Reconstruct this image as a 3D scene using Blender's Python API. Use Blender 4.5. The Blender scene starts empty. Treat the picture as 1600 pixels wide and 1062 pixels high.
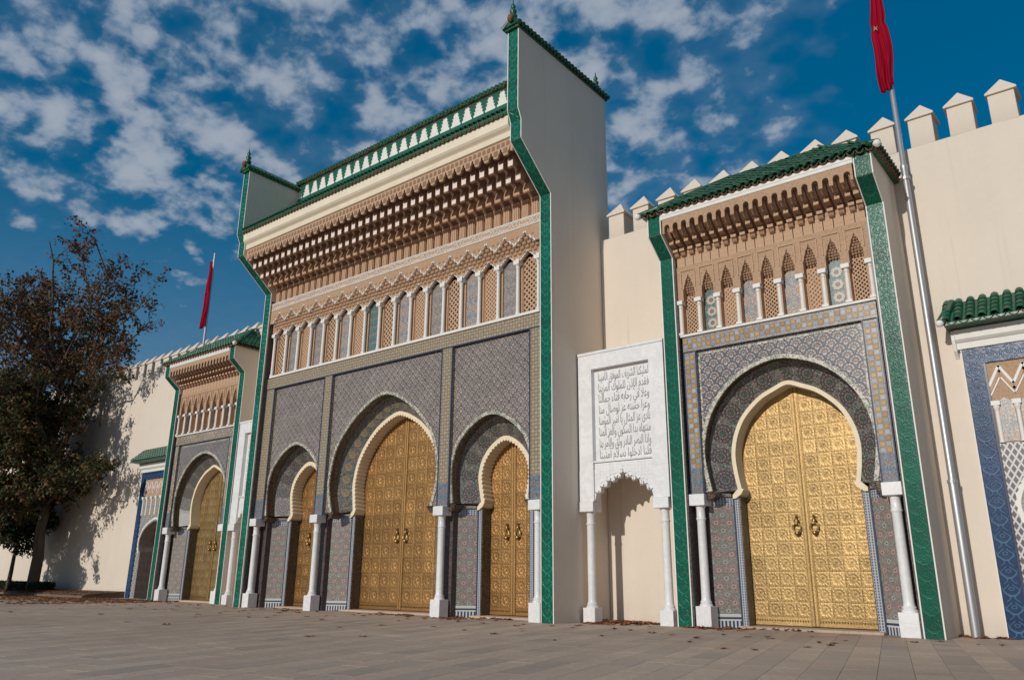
import bpy, bmesh, math, random
from mathutils import Vector, Matrix
R = random.Random(11)
PI = math.pi
sc = bpy.context.scene
COL = sc.collection

# ------------------------------------------------------------------ camera
CAMP = Vector((16.02, -14.895, 0.9)); FPX = 1219.46
_p, _r, _y = (math.radians(a) for a in (16.937, .4925, 39.063))
FW = Vector((-math.sin(_y)*math.cos(_p), math.cos(_y)*math.cos(_p), math.sin(_p)))
_rt = Vector((math.cos(_y), math.sin(_y), 0)); _up = _rt.cross(FW)
RT = _rt*math.cos(_r) + _up*math.sin(_r); UP = _up*math.cos(_r) - _rt*math.sin(_r)
cam = bpy.data.cameras.new('camera'); cam.lens = 36*FPX/1600; cam.sensor_width = 36; cam.clip_end = 3000
co = bpy.data.objects.new('camera', cam); COL.objects.link(co)
co.matrix_world = Matrix(((RT.x, UP.x, -FW.x, CAMP.x), (RT.y, UP.y, -FW.y, CAMP.y), (RT.z, UP.z, -FW.z, CAMP.z), (0, 0, 0, 1)))
sc.camera = co
def pix(p):
    d = Vector(p)-CAMP; z = d.dot(FW)
    if z < .3: return None
    return 800+FPX*d.dot(RT)/z, 531-FPX*d.dot(UP)/z

# ------------------------------------------------------------------ node expression helper
class X:
    def __init__(s, g, k): s.g = g; s.k = k
    def __add__(s, o): return s.g.m('ADD', s, o)
    def __radd__(s, o): return s.g.m('ADD', o, s)
    def __sub__(s, o): return s.g.m('SUBTRACT', s, o)
    def __rsub__(s, o): return s.g.m('SUBTRACT', o, s)
    def __mul__(s, o): return s.g.m('MULTIPLY', s, o)
    def __rmul__(s, o): return s.g.m('MULTIPLY', o, s)
    def __truediv__(s, o): return s.g.m('DIVIDE', s, o)
    def __lt__(s, o): return s.g.m('LESS_THAN', s, o)
    def __gt__(s, o): return s.g.m('GREATER_THAN', s, o)
class G:
    def __init__(s, tree): s.t = tree; s.n = tree.nodes; s.l = tree.links; s._o = None
    def put(s, sock, v):
        if isinstance(v, X): s.l.new(v.k, sock)
        elif v is not None:
            if isinstance(v, (tuple, list)) and len(v) == 3 and sock.type == 'RGBA': v = (*v, 1)
            sock.default_value = v
    def m(s, op, *a):
        nd = s.n.new('ShaderNodeMath'); nd.operation = op
        for i, v in enumerate(a): s.put(nd.inputs[i], v)
        return X(s, nd.outputs[0])
    def fr(s, a): return s.m('FRACT', a)
    def fl(s, a): return s.m('FLOOR', a)
    def ab(s, a): return s.m('ABSOLUTE', a)
    def sn(s, a): return s.m('SINE', a)
    def cs(s, a): return s.m('COSINE', a)
    def mn(s, a, b): return s.m('MINIMUM', a, b)
    def mx(s, a, b): return s.m('MAXIMUM', a, b)
    def len2(s, a, b): return s.m('SQRT', a*a+b*b)
    def par(s, a): return s.fr(s.fl(a)*.5)*2
    def sm(s, v, a, b):
        nd = s.n.new('ShaderNodeMapRange'); nd.interpolation_type = 'SMOOTHSTEP'
        s.put(nd.inputs[0], v); nd.inputs[1].default_value = a; nd.inputs[2].default_value = b
        return X(s, nd.outputs[0])
    def obj(s):
        if not s._o: s._o = s.n.new('ShaderNodeTexCoord')
        return X(s, s._o.outputs['Object'])
    def world(s):
        nd = s.n.new('ShaderNodeNewGeometry'); return X(s, nd.outputs['Position'])
    def xyz(s, v=None):
        nd = s.n.new('ShaderNodeSeparateXYZ'); s.put(nd.inputs[0], v or s.obj())
        return [X(s, q) for q in nd.outputs]
    def vec(s, x, y, z):
        nd = s.n.new('ShaderNodeCombineXYZ')
        for i, v in enumerate((x, y, z)): s.put(nd.inputs[i], v)
        return X(s, nd.outputs[0])
    def noise(s, sc_, det=3, v=None, rough=.5, dist=0):
        nd = s.n.new('ShaderNodeTexNoise'); s.put(nd.inputs['Vector'], v or s.obj())
        nd.inputs['Scale'].default_value = sc_; nd.inputs['Detail'].default_value = det
        nd.inputs['Roughness'].default_value = rough; nd.inputs['Distortion'].default_value = dist
        return X(s, nd.outputs[0])
    def voro(s, sc_, feat='F1', v=None, out='Distance', rnd=1.0):
        nd = s.n.new('ShaderNodeTexVoronoi'); nd.feature = feat; s.put(nd.inputs['Vector'], v or s.obj())
        nd.inputs['Scale'].default_value = sc_; nd.inputs['Randomness'].default_value = rnd
        return X(s, nd.outputs[out])
    def rnd(s):
        nd = s.n.new('ShaderNodeObjectInfo'); return X(s, nd.outputs['Random'])
    def mix(s, f, a, b):
        nd = s.n.new('ShaderNodeMix'); nd.data_type = 'RGBA'
        s.put(nd.inputs[0], f); s.put(nd.inputs[6], a); s.put(nd.inputs[7], b)
        return X(s, nd.outputs[2])
    def mulc(s, c, f):
        nd = s.n.new('ShaderNodeMix'); nd.data_type = 'RGBA'; nd.blend_type = 'MULTIPLY'; nd.inputs[0].default_value = 1
        s.put(nd.inputs[6], c); s.put(nd.inputs[7], s.vec(f, f, f)); return X(s, nd.outputs[2])
ALB = 1.2          # common paint and stone brightness under the chosen sun
def material(name, fn, rough=.6, metal=0., bump=.0, dist=.01, spec=.5):
    m = bpy.data.materials.new(name); m.use_nodes = True
    g = G(m.node_tree); b = g.n['Principled BSDF']
    r = fn(g); r = r if isinstance(r, dict) else {'c': r}
    cc = g.mulc(r['c'], ALB) if isinstance(r['c'], X) else tuple(q*ALB for q in r['c'])
    g.put(b.inputs['Base Color'], cc); g.put(b.inputs['Roughness'], r.get('r', rough)); b.inputs['Metallic'].default_value = metal
    b.inputs['Specular IOR Level'].default_value = spec
    if 'h' in r and bump:
        nd = g.n.new('ShaderNodeBump'); nd.inputs['Strength'].default_value = bump; nd.inputs['Distance'].default_value = dist
        g.put(nd.inputs['Height'], r['h']); g.l.new(nd.outputs[0], b.inputs['Normal'])
    return m

# ------------------------------------------------------------------ sky, sun, exposure
SUN_EL, SUN_AZ = math.radians(20.5), math.radians(2.2)     # low frontal sun, slightly from the left
w = bpy.data.worlds.new('World'); sc.world = w; w.use_nodes = True
g = G(w.node_tree); bg = g.n['Background']
sky = g.n.new('ShaderNodeTexSky'); sky.sky_type = 'NISHITA'; sky.sun_disc = False
sky.sun_elevation = SUN_EL; sky.sun_rotation = PI + SUN_AZ; sky.air_density = 1.0; sky.dust_density = .2; sky.ozone_density = 3.0
gen = g.n.new('ShaderNodeTexCoord'); dv = X(g, gen.outputs['Generated'])
dx, dy, dz = g.xyz(dv)
hz = g.mx(dz, .0)+.35
cp = g.vec(dx/hz*1.0, dy/hz*1.0, 0.0)
u_, v_ = dx/hz, dy/hz
big = g.noise(2.4, 2, g.vec(u_+5.3, v_+2.2, 0.0))
med = g.noise(15.5, 3, g.vec(u_+.37, v_-.21, 0.0), .45, .1)
fin = g.noise(36, 5, cp, .6, .2)
cover = g.sm(g.len2(u_+.0, v_-.98), .10, .34)*(1-.75*g.sm(g.len2(u_, v_), 1.18, 1.55))     # broken cloud, one clear patch, clear near the horizon
dens = med*.68+fin*.28+(big-.5)*.34+(cover-1)*.30
mask = g.sm(dens, .41, .565)*g.sm(dz, .02, .15)
veil = g.sm(med+(cover-1)*.5, .30, .60)*.24
mask = g.mx(g.mx(mask, veil), g.sm(dz, .46, .16)*(.34+fin*.25))
gm = g.n.new('ShaderNodeGamma'); gm.inputs['Gamma'].default_value = .45; g.l.new(sky.outputs[0], gm.inputs['Color'])
hs = g.n.new('ShaderNodeHueSaturation'); hs.inputs['Saturation'].default_value = 2.6; hs.inputs['Value'].default_value = 2.3
g.l.new(gm.outputs[0], hs.inputs['Color'])
skyc = X(g, hs.outputs[0])
cl = g.mix(g.sm(dens, .45, .66), (3.3, 4.6, 6.3), (6.2, 6.9, 8.0))
g.put(bg.inputs['Color'], g.mix(mask*.88, skyc, cl)); bg.inputs['Strength'].default_value = .10
sl = bpy.data.lights.new('sun', 'SUN'); sl.energy = 4.17; sl.angle = math.radians(.55); sl.color = (1, .945, .86)
so = bpy.data.objects.new('sun', sl); COL.objects.link(so)
sd = Vector((math.sin(SUN_AZ)*math.cos(SUN_EL), math.cos(SUN_AZ)*math.cos(SUN_EL), -math.sin(SUN_EL)))
so.rotation_euler = sd.to_track_quat('-Z', 'Y').to_euler(); so.location = (0, -40, 30)
sc.view_settings.view_transform = 'Standard'; sc.view_settings.look = 'None'; sc.view_settings.gamma = 1
sc.view_settings.exposure = -0.72; sc.view_settings.use_curve_mapping = False
sc.cycles.max_bounces = 6; sc.cycles.diffuse_bounces = 5; sc.cycles.glossy_bounces = 3

# ------------------------------------------------------------------ materials
def plaster(a, var=.1):
    def f(g):
        n = g.noise(.55, 4, rough=.6); n2 = g.noise(9, 4)
        x, y, z = g.xyz()
        st = g.noise(1.0, 4, g.vec(x*2.6, y*2.6, z*.22))
        k = .86+n*.16+n2*.06+st*.10-.02
        c = g.mulc(a, k)
        run = g.sm(g.noise(1.0, 5, g.vec(x*4.5, y*4.5, z*.10), .6), .56, .72)
        c = g.mix(run*.24, c, tuple(q*.55 for q in a))
        pt_ = g.sm(g.noise(.9, 2, g.vec(x+7., y, z*1.3)), .60, .63)
        c = g.mix(pt_*.10, c, tuple(q*1.12 for q in a))
        foot = g.sm(z+g.noise(3, 3)*.5, .75, .15)
        c = g.mix(foot*.30, c, tuple(q*.62 for q in a))
        return {'c': c, 'h': n2+g.noise(60, 2)*.3}
    return f
M = {}
M['cream'] = material('cream_plaster', plaster((.62, .54, .455)), .85, bump=.18, dist=.012, spec=.25)
M['cream_wing'] = material('pale_plaster', plaster((.62, .54, .455)), .85, bump=.15, dist=.012, spec=.25)
M['white'] = material('white_trim', lambda g: g.mulc((.66, .64, .60), .88+g.noise(5, 3)*.24), .6)
M['cornice'] = material('cream_cornice', lambda g: g.mulc((.68, .60, .47), .88+g.noise(3, 4)*.22), .7)
M['creamarch'] = material('cream_arch', lambda g: g.mulc((.70, .60, .43), .88+g.noise(7, 4)*.24), .7)
def marble(g):
    v = g.noise(2.4, 6, rough=.62, dist=1.4); k = g.sm(g.ab(v-.5), .0, .09)
    c = g.mix(k*.5+.5, (.56, .555, .555), (.68, .67, .665))
    return {'c': g.mulc(c, .9+g.noise(1.1, 4)*.2), 'h': g.noise(40, 2)}
M['marble'] = material('white_marble', marble, .38, bump=.05)
def stucco(a, carve):
    def f(g):
        v = g.voro(26, 'SMOOTH_F1'); v2 = g.noise(38, 3)
        k = g.sm(v, .1, .5)
        n = g.noise(1.2, 3)
        return {'c': g.mulc(a, .72+k*.22+n*.25+v2*.12), 'h': (1-v)*carve+v2*.4}
    return f
M['stucco'] = material('tan_carved_stucco', stucco((.36, .24, .155), 1.0), .85, bump=.55, dist=.02, spec=.2)
M['stucco_plain'] = material('tan_stucco', stucco((.415, .275, .18), .2), .85, bump=.25, dist=.01, spec=.2)
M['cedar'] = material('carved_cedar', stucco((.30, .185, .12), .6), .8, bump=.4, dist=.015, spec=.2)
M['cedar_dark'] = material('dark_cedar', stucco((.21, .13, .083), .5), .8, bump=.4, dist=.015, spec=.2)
M['tip'] = material('sunlit_bracket_tip', lambda g: g.mulc((.74, .62, .55), .7+g.voro(40)*.5), .75)  # white bracket ends, with their sunlit brightness put into the colour
M['dark'] = material('shade_backing', lambda g: g.mulc((.06, .04, .028), .7+g.noise(6, 3)*.6), .8)  # near-black tone standing for shade in lattice holes and board gaps
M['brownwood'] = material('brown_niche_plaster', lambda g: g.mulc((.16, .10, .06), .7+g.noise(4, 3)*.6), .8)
def tess(g, s, amt=.35):
    v = g.voro(s, out='Color'); x, y, z = g.xyz(v); return 1-amt*.5+(x-.5)*amt
def zell_fan(p, ca, cb, cr, tint=None):
    def f(g):
        x, y, z = g.xyz(); h = p*.5
        row = g.fl(z/h); u = x/p+g.par(z/h)*.5
        cu = (g.fr(u)-.5)*2; cv = g.fr(z/h)
        d = g.len2(cu, cv*1.0)
        th = g.m('ARCTAN2', cv+.02, cu)
        ring = g.sm(g.sn(d*12.5), -.3, .5); spk = g.sm(g.sn(th*11), -.4, .4)
        k = g.mn(ring, spk*.8+.2)
        c = g.mix(k, ca, cb)
        c = g.mix((d < .36)*(.75), c, cr)
        c = g.mulc(c, tess(g, 55, .5)); c = g.mulc(c, tess(g, 7, .22)*(.82+g.noise(.8, 3)*.36))
        e = g.sm(g.ab(d-.93), .0, .12)
        return {'c': g.mulc(c, .80+e*.20), 'h': ring, 'r': .3}
    return f
M['zfan'] = material('grey_fan_mosaic', zell_fan(.24, (.20, .17, .155), (.54, .46, .42), (.38, .28, .23)), .35, bump=.1, dist=.004)
M['zfan2'] = material('blue_grey_fan_mosaic', zell_fan(.27, (.13, .125, .14), (.56, .51, .48), (.40, .23, .15)), .35, bump=.1, dist=.004)
def zell_star(pitch, colA, colB, base, dark):
    def f(g):
        x, y, z = g.xyz()
        u = x/pitch; v = z/pitch
        cu = (g.fr(u)-.5)*2; cv = (g.fr(v)-.5)*2
        r = g.len2(cu, cv); th = g.m('ARCTAN2', cv, cu)
        wob = g.cs(th*8)
        rad = r-wob*.08
        star = (rad < .26); ring = g.m('COMPARE', rad, .56, .10); spoke = g.sm(g.sn(th*16), -.2, .3)
        cell = g.mix(g.par(v), colA, colB)
        bgc = g.mix(g.sm(g.voro(70, 'DISTANCE_TO_EDGE'), .02, .12), dark, base)
        bgc = g.mulc(bgc, tess(g, 70, .7))
        c = g.mix(star*.8, bgc, cell)
        c = g.mix(ring*spoke*.85, c, cell)
        c = g.mix(g.m('COMPARE', rad, .40, .04)*.8, c, dark)
        return {'c': c, 'r': .3}
    return f
def zell_duo(p, q, ca, cb, base, dark):
    def f(g):
        x, y, z = g.xyz()
        ua = (g.fr(x/p)-.5)*p; va = (g.fr(z/q)-.5)*q; ub = (g.fr(x/p+.5)-.5)*p; vb = (g.fr(z/q+.5)-.5)*q
        ra, rb = g.len2(ua, va), g.len2(ub, vb); sel = ra < rb; r = g.mn(ra, rb)
        th = g.m('ARCTAN2', va, ua)*sel+g.m('ARCTAN2', vb, ub)*(1-sel)
        pet = g.sm(g.sn(th*12), -.3, .3)
        col = g.mix(sel, cb, ca)
        bgc = g.mulc(g.mix(g.sm(g.voro(48, 'DISTANCE_TO_EDGE'), .02, .10), dark, g.mix(.25, base, col)), tess(g, 48, .5))
        c = g.mix(g.m('COMPARE', r, .062, .026)*pet*.9, bgc, g.mulc(col, .75))
        c = g.mix(g.m('COMPARE', r, .030, .008)*.8, c, base)
        c = g.mix((r < .016), c, dark)
        return {'c': g.mulc(c, .85+g.noise(1.5, 3)*.3), 'r': .32}
    return f
M['zjamb'] = material('red_green_star_mosaic', zell_duo(.22, .31, (.33, .205, .175), (.22, .255, .215), (.40, .36, .325), (.13, .10, .095)), .35)
M['zgrey'] = material('grey_star_mosaic', zell_star(.16, (.20, .18, .17), (.40, .33, .28), (.46, .42, .39), (.17, .155, .15)), .35)
M['zgreen'] = material('green_star_mosaic', zell_star(.12, (.40, .26, .12), (.05, .20, .17), (.22, .31, .30), (.03, .08, .11)), .3)
M['zblue'] = material('pale_blue_star_mosaic', zell_star(.21, (.46, .26, .13), (.13, .17, .24), (.56, .51, .46), (.17, .16, .17)), .3)
M['zfoot'] = material('blue_foot_mosaic', zell_star(.13, (.32, .13, .08), (.07, .15, .22), (.30, .32, .33), (.05, .08, .13)), .3)
def zyellow(g):
    p = .085; x, y, z = g.xyz(); u = x/p; v = z/p
    ck = g.par(g.fl(u)+g.fl(v)+.01)
    a = g.ab(g.fr(u)-.5); b = g.ab(g.fr(v)-.5)
    c = g.mix(ck, (.38, .25, .075), (.33, .32, .32))
    dot = (g.mx(a, b) < .2)*(1-ck)
    c = g.mix(dot*.5, c, (.47, .37, .15))
    gr = (g.mx(a, b) > .42)
    return {'c': g.mulc(g.mix(gr*.85, c, (.12, .10, .09)), tess(g, 40, .3)), 'r': .3}
M['zyellow'] = material('small_yellow_tile', zyellow, .3)
def rosette(g):
    x, y, z = g.xyz(); r = g.len2(x, z); th = g.m('ARCTAN2', z, x)
    k = g.sm(g.sn(th*12+g.sn(r*60)*1.6), -.3, .4); rg = g.sm(g.sn(r*95), -.2, .5)
    c = g.mix(k*rg, (.10, .085, .08), (.30, .25, .23))
    c = g.mix((r < .045)*.8, c, (.06, .14, .10))
    return {'c': g.mulc(c, tess(g, 60, .6)), 'r': .35}
M['rosette'] = material('rosette_mosaic', rosette, .35)
def rosette_y(g):
    x, y, z = g.xyz(); r = g.len2(x, z); th = g.m('ARCTAN2', z, x)
    k = g.sm(g.sn(th*10), -.3, .4)
    c = g.mix(g.m('COMPARE', r, .085, .022), (.16, .17, .17), (.36, .24, .10))
    c = g.mix((r < .05)*k, c, (.33, .30, .28))
    return {'c': g.mulc(c, tess(g, 60, .5)), 'r': .35}
M['rosette_y'] = material('ochre_rosette_mosaic', rosette_y, .35)
def ros_pale(g):
    x, y, z = g.xyz(); r = g.len2(x, z); th = g.m('ARCTAN2', z, x); w_ = r-g.cs(th*8)*.008
    c = g.mix(g.m('COMPARE', w_, .065, .012), (.10, .14, .15), (.52, .46, .38))
    c = g.mix(g.m('COMPARE', w_, .095, .010), c, (.42, .38, .32))
    return {'c': g.mix((r < .03), c, (.28, .10, .06)), 'r': .3}
M['ros_pale'] = material('pale_rosette_mosaic', ros_pale, .3)
def smalltile(ca, cb):
    def f(g):
        x, y, z = g.xyz(); a = g.ab(x)/.049; b = g.ab(z)/.049; m_ = g.mx(a, b)
        c = g.mulc(ca, .75+g.rnd()*.45)
        dots = g.m('COMPARE', m_, .78, .14)*g.sm(g.sn((x+z)*190)*g.sn((x-z)*190), -.05, .15)
        return {'c': g.mix(dots*.85, c, cb), 'r': .25}
    return f
M['ochre'] = material('ochre_tile', smalltile((.37, .245, .10), (.14, .08, .03)), .25)
M['paletile'] = material('pale_tile', smalltile((.32, .315, .315), (.13, .13, .16)), .28)
M['bandbg'] = material('dark_band_mosaic', lambda g: {'c': g.mulc(g.mix(g.sm(g.voro(16, 'DISTANCE_TO_EDGE'), .03, .07), (.33, .31, .29), g.mix(g.sm(g.noise(12, 2), .5, .56), (.17, .13, .12), (.05, .10, .075))), tess(g, 60, .5)), 'r': .35}, .35)
M['navy'] = material('navy_tile', lambda g: {'c': g.mulc((.035, .045, .085), .6+g.noise(30, 2)*.9), 'r': .25})
def combs(g):
    x, y, z = g.xyz(); u = g.fr(x/.05); v = g.fr(z/.05)
    k = g.m('COMPARE', u, .5, .22)*g.m('COMPARE', v, .5, .34)
    return {'c': g.mix(k, (.34, .35, .37), (.04, .055, .10)), 'r': .3}
M['comb'] = material('navy_white_comb_tile', combs, .3)
def dado(g):
    x, y, z = g.xyz(); u = g.fr(x/.06); k = g.m('COMPARE', u, .5, .27)
    return {'c': g.mix(g.mx(k*(z < .13), g.m('COMPARE', z, .18, .02)), (.50, .50, .48), (.035, .05, .09)), 'r': .3}
M['dado'] = material('navy_merlon_dado', dado, .3)
M['reveal'] = material('dark_brown_glazed_mosaic', lambda g: {'c': g.mulc((.13, .085, .05), tess(g, 34, .9)), 'r': .25, 'h': g.voro(34)}, .25, bump=.2)
M['revealj'] = material('brown_jamb_tile', lambda g: {'c': g.mulc((.16, .125, .09), tess(g, 40, .8)), 'r': .35}, .35)
M['piersid'] = material('brown_pier_mosaic', lambda g: {'c': g.mulc((.13, .10, .095), tess(g, 45, .8)), 'r': .35}, .35)
def braid(g):
    v = g.voro(22, 'DISTANCE_TO_EDGE'); k = g.sm(v, .04, .12)
    return {'c': g.mix(k*g.sm(g.voro(22, out='Color'), .3, .5), (.50, .45, .38), (.12, .15, .12)), 'r': .4, 'h': k}
M['braid'] = material('braided_tile_moulding', braid, .4, bump=.2)
def relief(base, hi, cellz, cellx, rough, cen=0.):
    def f(g):
        x, y, z = g.xyz()
        u = g.ab(g.fr((x-cen)/cellx+.5)-.5)*2; v = (g.fr(z/cellz)-.5)*2
        c1 = g.sm(g.ab(v-(u*u*1.1-.35)), .16, .05)
        c2 = g.sm(g.ab(u-.52-.30*g.sn(v*4.2+.6)), .14, .04)
        c3 = g.sm(g.ab(g.len2(u*.9, (v-.45)*1.2)-.22), .10, .03)
        h = g.mx(g.mx(c1, c2), c3)
        n = g.noise(26, 3)
        joint = g.sm(g.ab(v), .965, .99)
        hh = h*(1-joint)+n*.25
        c = g.mix(h*.75, base, hi)
        wn = g.noise(1.0, 0, g.vec(g.fl(z/cellz+.5)*7.31, g.fl(x*.2)*3.7, .5)); c = g.mulc(c, .62+wn*.76)
        c = g.mulc(c, .7+g.noise(2.2, 3)*.3+tess(g, 6, .25)*.25)
        return {'c': g.mix(joint*.6, c, tuple(q*.35 for q in base)), 'h': hh, 'r': rough+n*.12}
    return f
M['green'] = material('green_relief_tile', relief((.003, .072, .043), (.006, .115, .072), .27, .297, .2, 2.2275), .15, bump=.45, dist=.02, spec=.35)
M['green_main'] = material('green_palmette_tile', relief((.003, .08, .052), (.009, .165, .10), .30, .3025, .2, 5.7475), .18, bump=.45, dist=.02, spec=.35)
M['blue'] = material('blue_tulip_tile', relief((.008, .028, .078), (.055, .115, .19), .29, .298, .24, 1.49), .2, bump=.4, dist=.02, spec=.3)
def gtile(g):
    n = g.noise(14, 3); r = g.rnd()
    c = g.mix(g.sm(n+r*.4, .40, .95), (.004, .048, .028), (.012, .12, .06))
    return {'c': g.mix(g.sm(g.noise(6, 5)+r*.12, .56, .72)*.75, c, (.10, .085, .05)), 'r': .22+n*.3, 'h': n}
M['gtile'] = material('green_glazed_roof_tile', gtile, .3, bump=.2)
M['clay'] = material('brown_clay_tile_end', lambda g: g.mulc((.16, .075, .04), .6+g.noise(20, 3)*.8), .8)
M['gmotif'] = material('green_flat_tile', lambda g: {'c': g.mulc((.010, .105, .06), .7+g.noise(8, 2)*.5), 'r': .35})
def brass(a):
    def f(g):
        x, y, z = g.xyz(); n = g.noise(3.2, 4); n2 = g.noise(45, 3); r = g.rnd()
        k = .45+g.noise(1.3, 4)*.55+n*.25+r*.30
        v = g.voro(38, 'DISTANCE_TO_EDGE')
        return {'c': g.mulc(a, k*(.72+g.sm(v, 0, .12)*.28)), 'r': .40+n2*.2, 'h': n2*.5+v*1.5}
    return f
M['brass'] = material('beaten_brass', brass((.37, .25, .112)), .4, .95, bump=.3, dist=.01)
M['brass_old'] = material('aged_brass', brass((.37, .21, .083)), .4, .95, bump=.3, dist=.01)
M['brass_dark'] = material('tarnished_brass', lambda g: {'c': g.mulc((.30, .19, .07), .6+g.noise(12, 3)*.8), 'r': .45}, .45, .9)
M['steel'] = material('brushed_steel', lambda g: {'c': (.40, .40, .41), 'r': .42+g.noise(12, 2)*.12}, .4, .7)
M['red'] = material('red_cloth', lambda g: g.mulc((.27, .003, .018), .7+g.noise(3, 3)*.5), .8, spec=.1)
M['star'] = material('green_gold_emblem', lambda g: (.20, .17, .05), .7)
M['ink'] = material('engraved_grey_letter', lambda g: g.mulc((.22, .215, .21), .7+g.noise(8, 2)*.6), .8)
def paver(a, speck):
    def f(g):
        n = g.noise(2.0, 4); n2 = g.noise(45, 3); v = g.voro(30, out='Color'); q, _, _ = g.xyz(v)
        k = .78+n*.22+n2*.14+(q-.5)*speck
        return {'c': g.mulc(g.mix(g.sm(g.noise(.7, 4), .45, .75)*.35, a, tuple(c*.72 for c in a)), k*(.9+g.sm(g.noise(.22, 4, g.world()), .35, .65)*.18)), 'h': n2+n*.5+(q*speck), 'r': .7+n2*.15}
    return f
PAV = [material('paving_stone_%s' % nm, paver(c, s), .75, bump=.25, dist=.008, spec=.3) for nm, c, s in (
    ('buff', (0.451, 0.339, 0.255), .20), ('warm', (0.423, 0.320, 0.244), .12), ('grey', (0.394, 0.307, 0.239), .10),
    ('dusk', (0.347, 0.275, 0.219), .10), ('sand', (0.461, 0.348, 0.258), .20), ('rose', (0.423, 0.311, 0.235), .14))]
M['joint'] = material('paving_joint', paver((.34, .262, .203), .2), .85, bump=.2)
M['soil'] = material('leafy_soil', lambda g: {'c': g.mix(g.sm(g.voro(9), .2, .5), (.20, .10, .055), (.13, .10, .075)), 'h': g.voro(9)}, .95, bump=.5, dist=.03)
def bark(g):
    x, y, z = g.xyz(); n = g.noise(3, 5, g.vec(x*3, y*3, z*.6))
    return {'c': g.mix(n, (.045, .033, .024), (.13, .10, .075)), 'h': n}
M['bark'] = material('brown_bark', bark, .95, bump=.5, dist=.03)
def leafm(name, a, b): return material(name, lambda g: g.mix(g.noise(1.7, 3), a, b), .6, spec=.25)
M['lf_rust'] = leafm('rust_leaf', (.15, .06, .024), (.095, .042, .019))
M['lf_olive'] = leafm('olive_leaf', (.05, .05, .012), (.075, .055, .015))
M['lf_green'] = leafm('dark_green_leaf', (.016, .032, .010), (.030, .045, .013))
M['lf_citrus'] = leafm('evergreen_leaf', (.008, .018, .008), (.016, .030, .011))
M['lf_dry'] = leafm('dry_fallen_leaf', (.26, .095, .04), (.36, .16, .07))
M['lf_dry2'] = leafm('dark_fallen_leaf', (.09, .045, .025), (.16, .08, .04))

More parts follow.
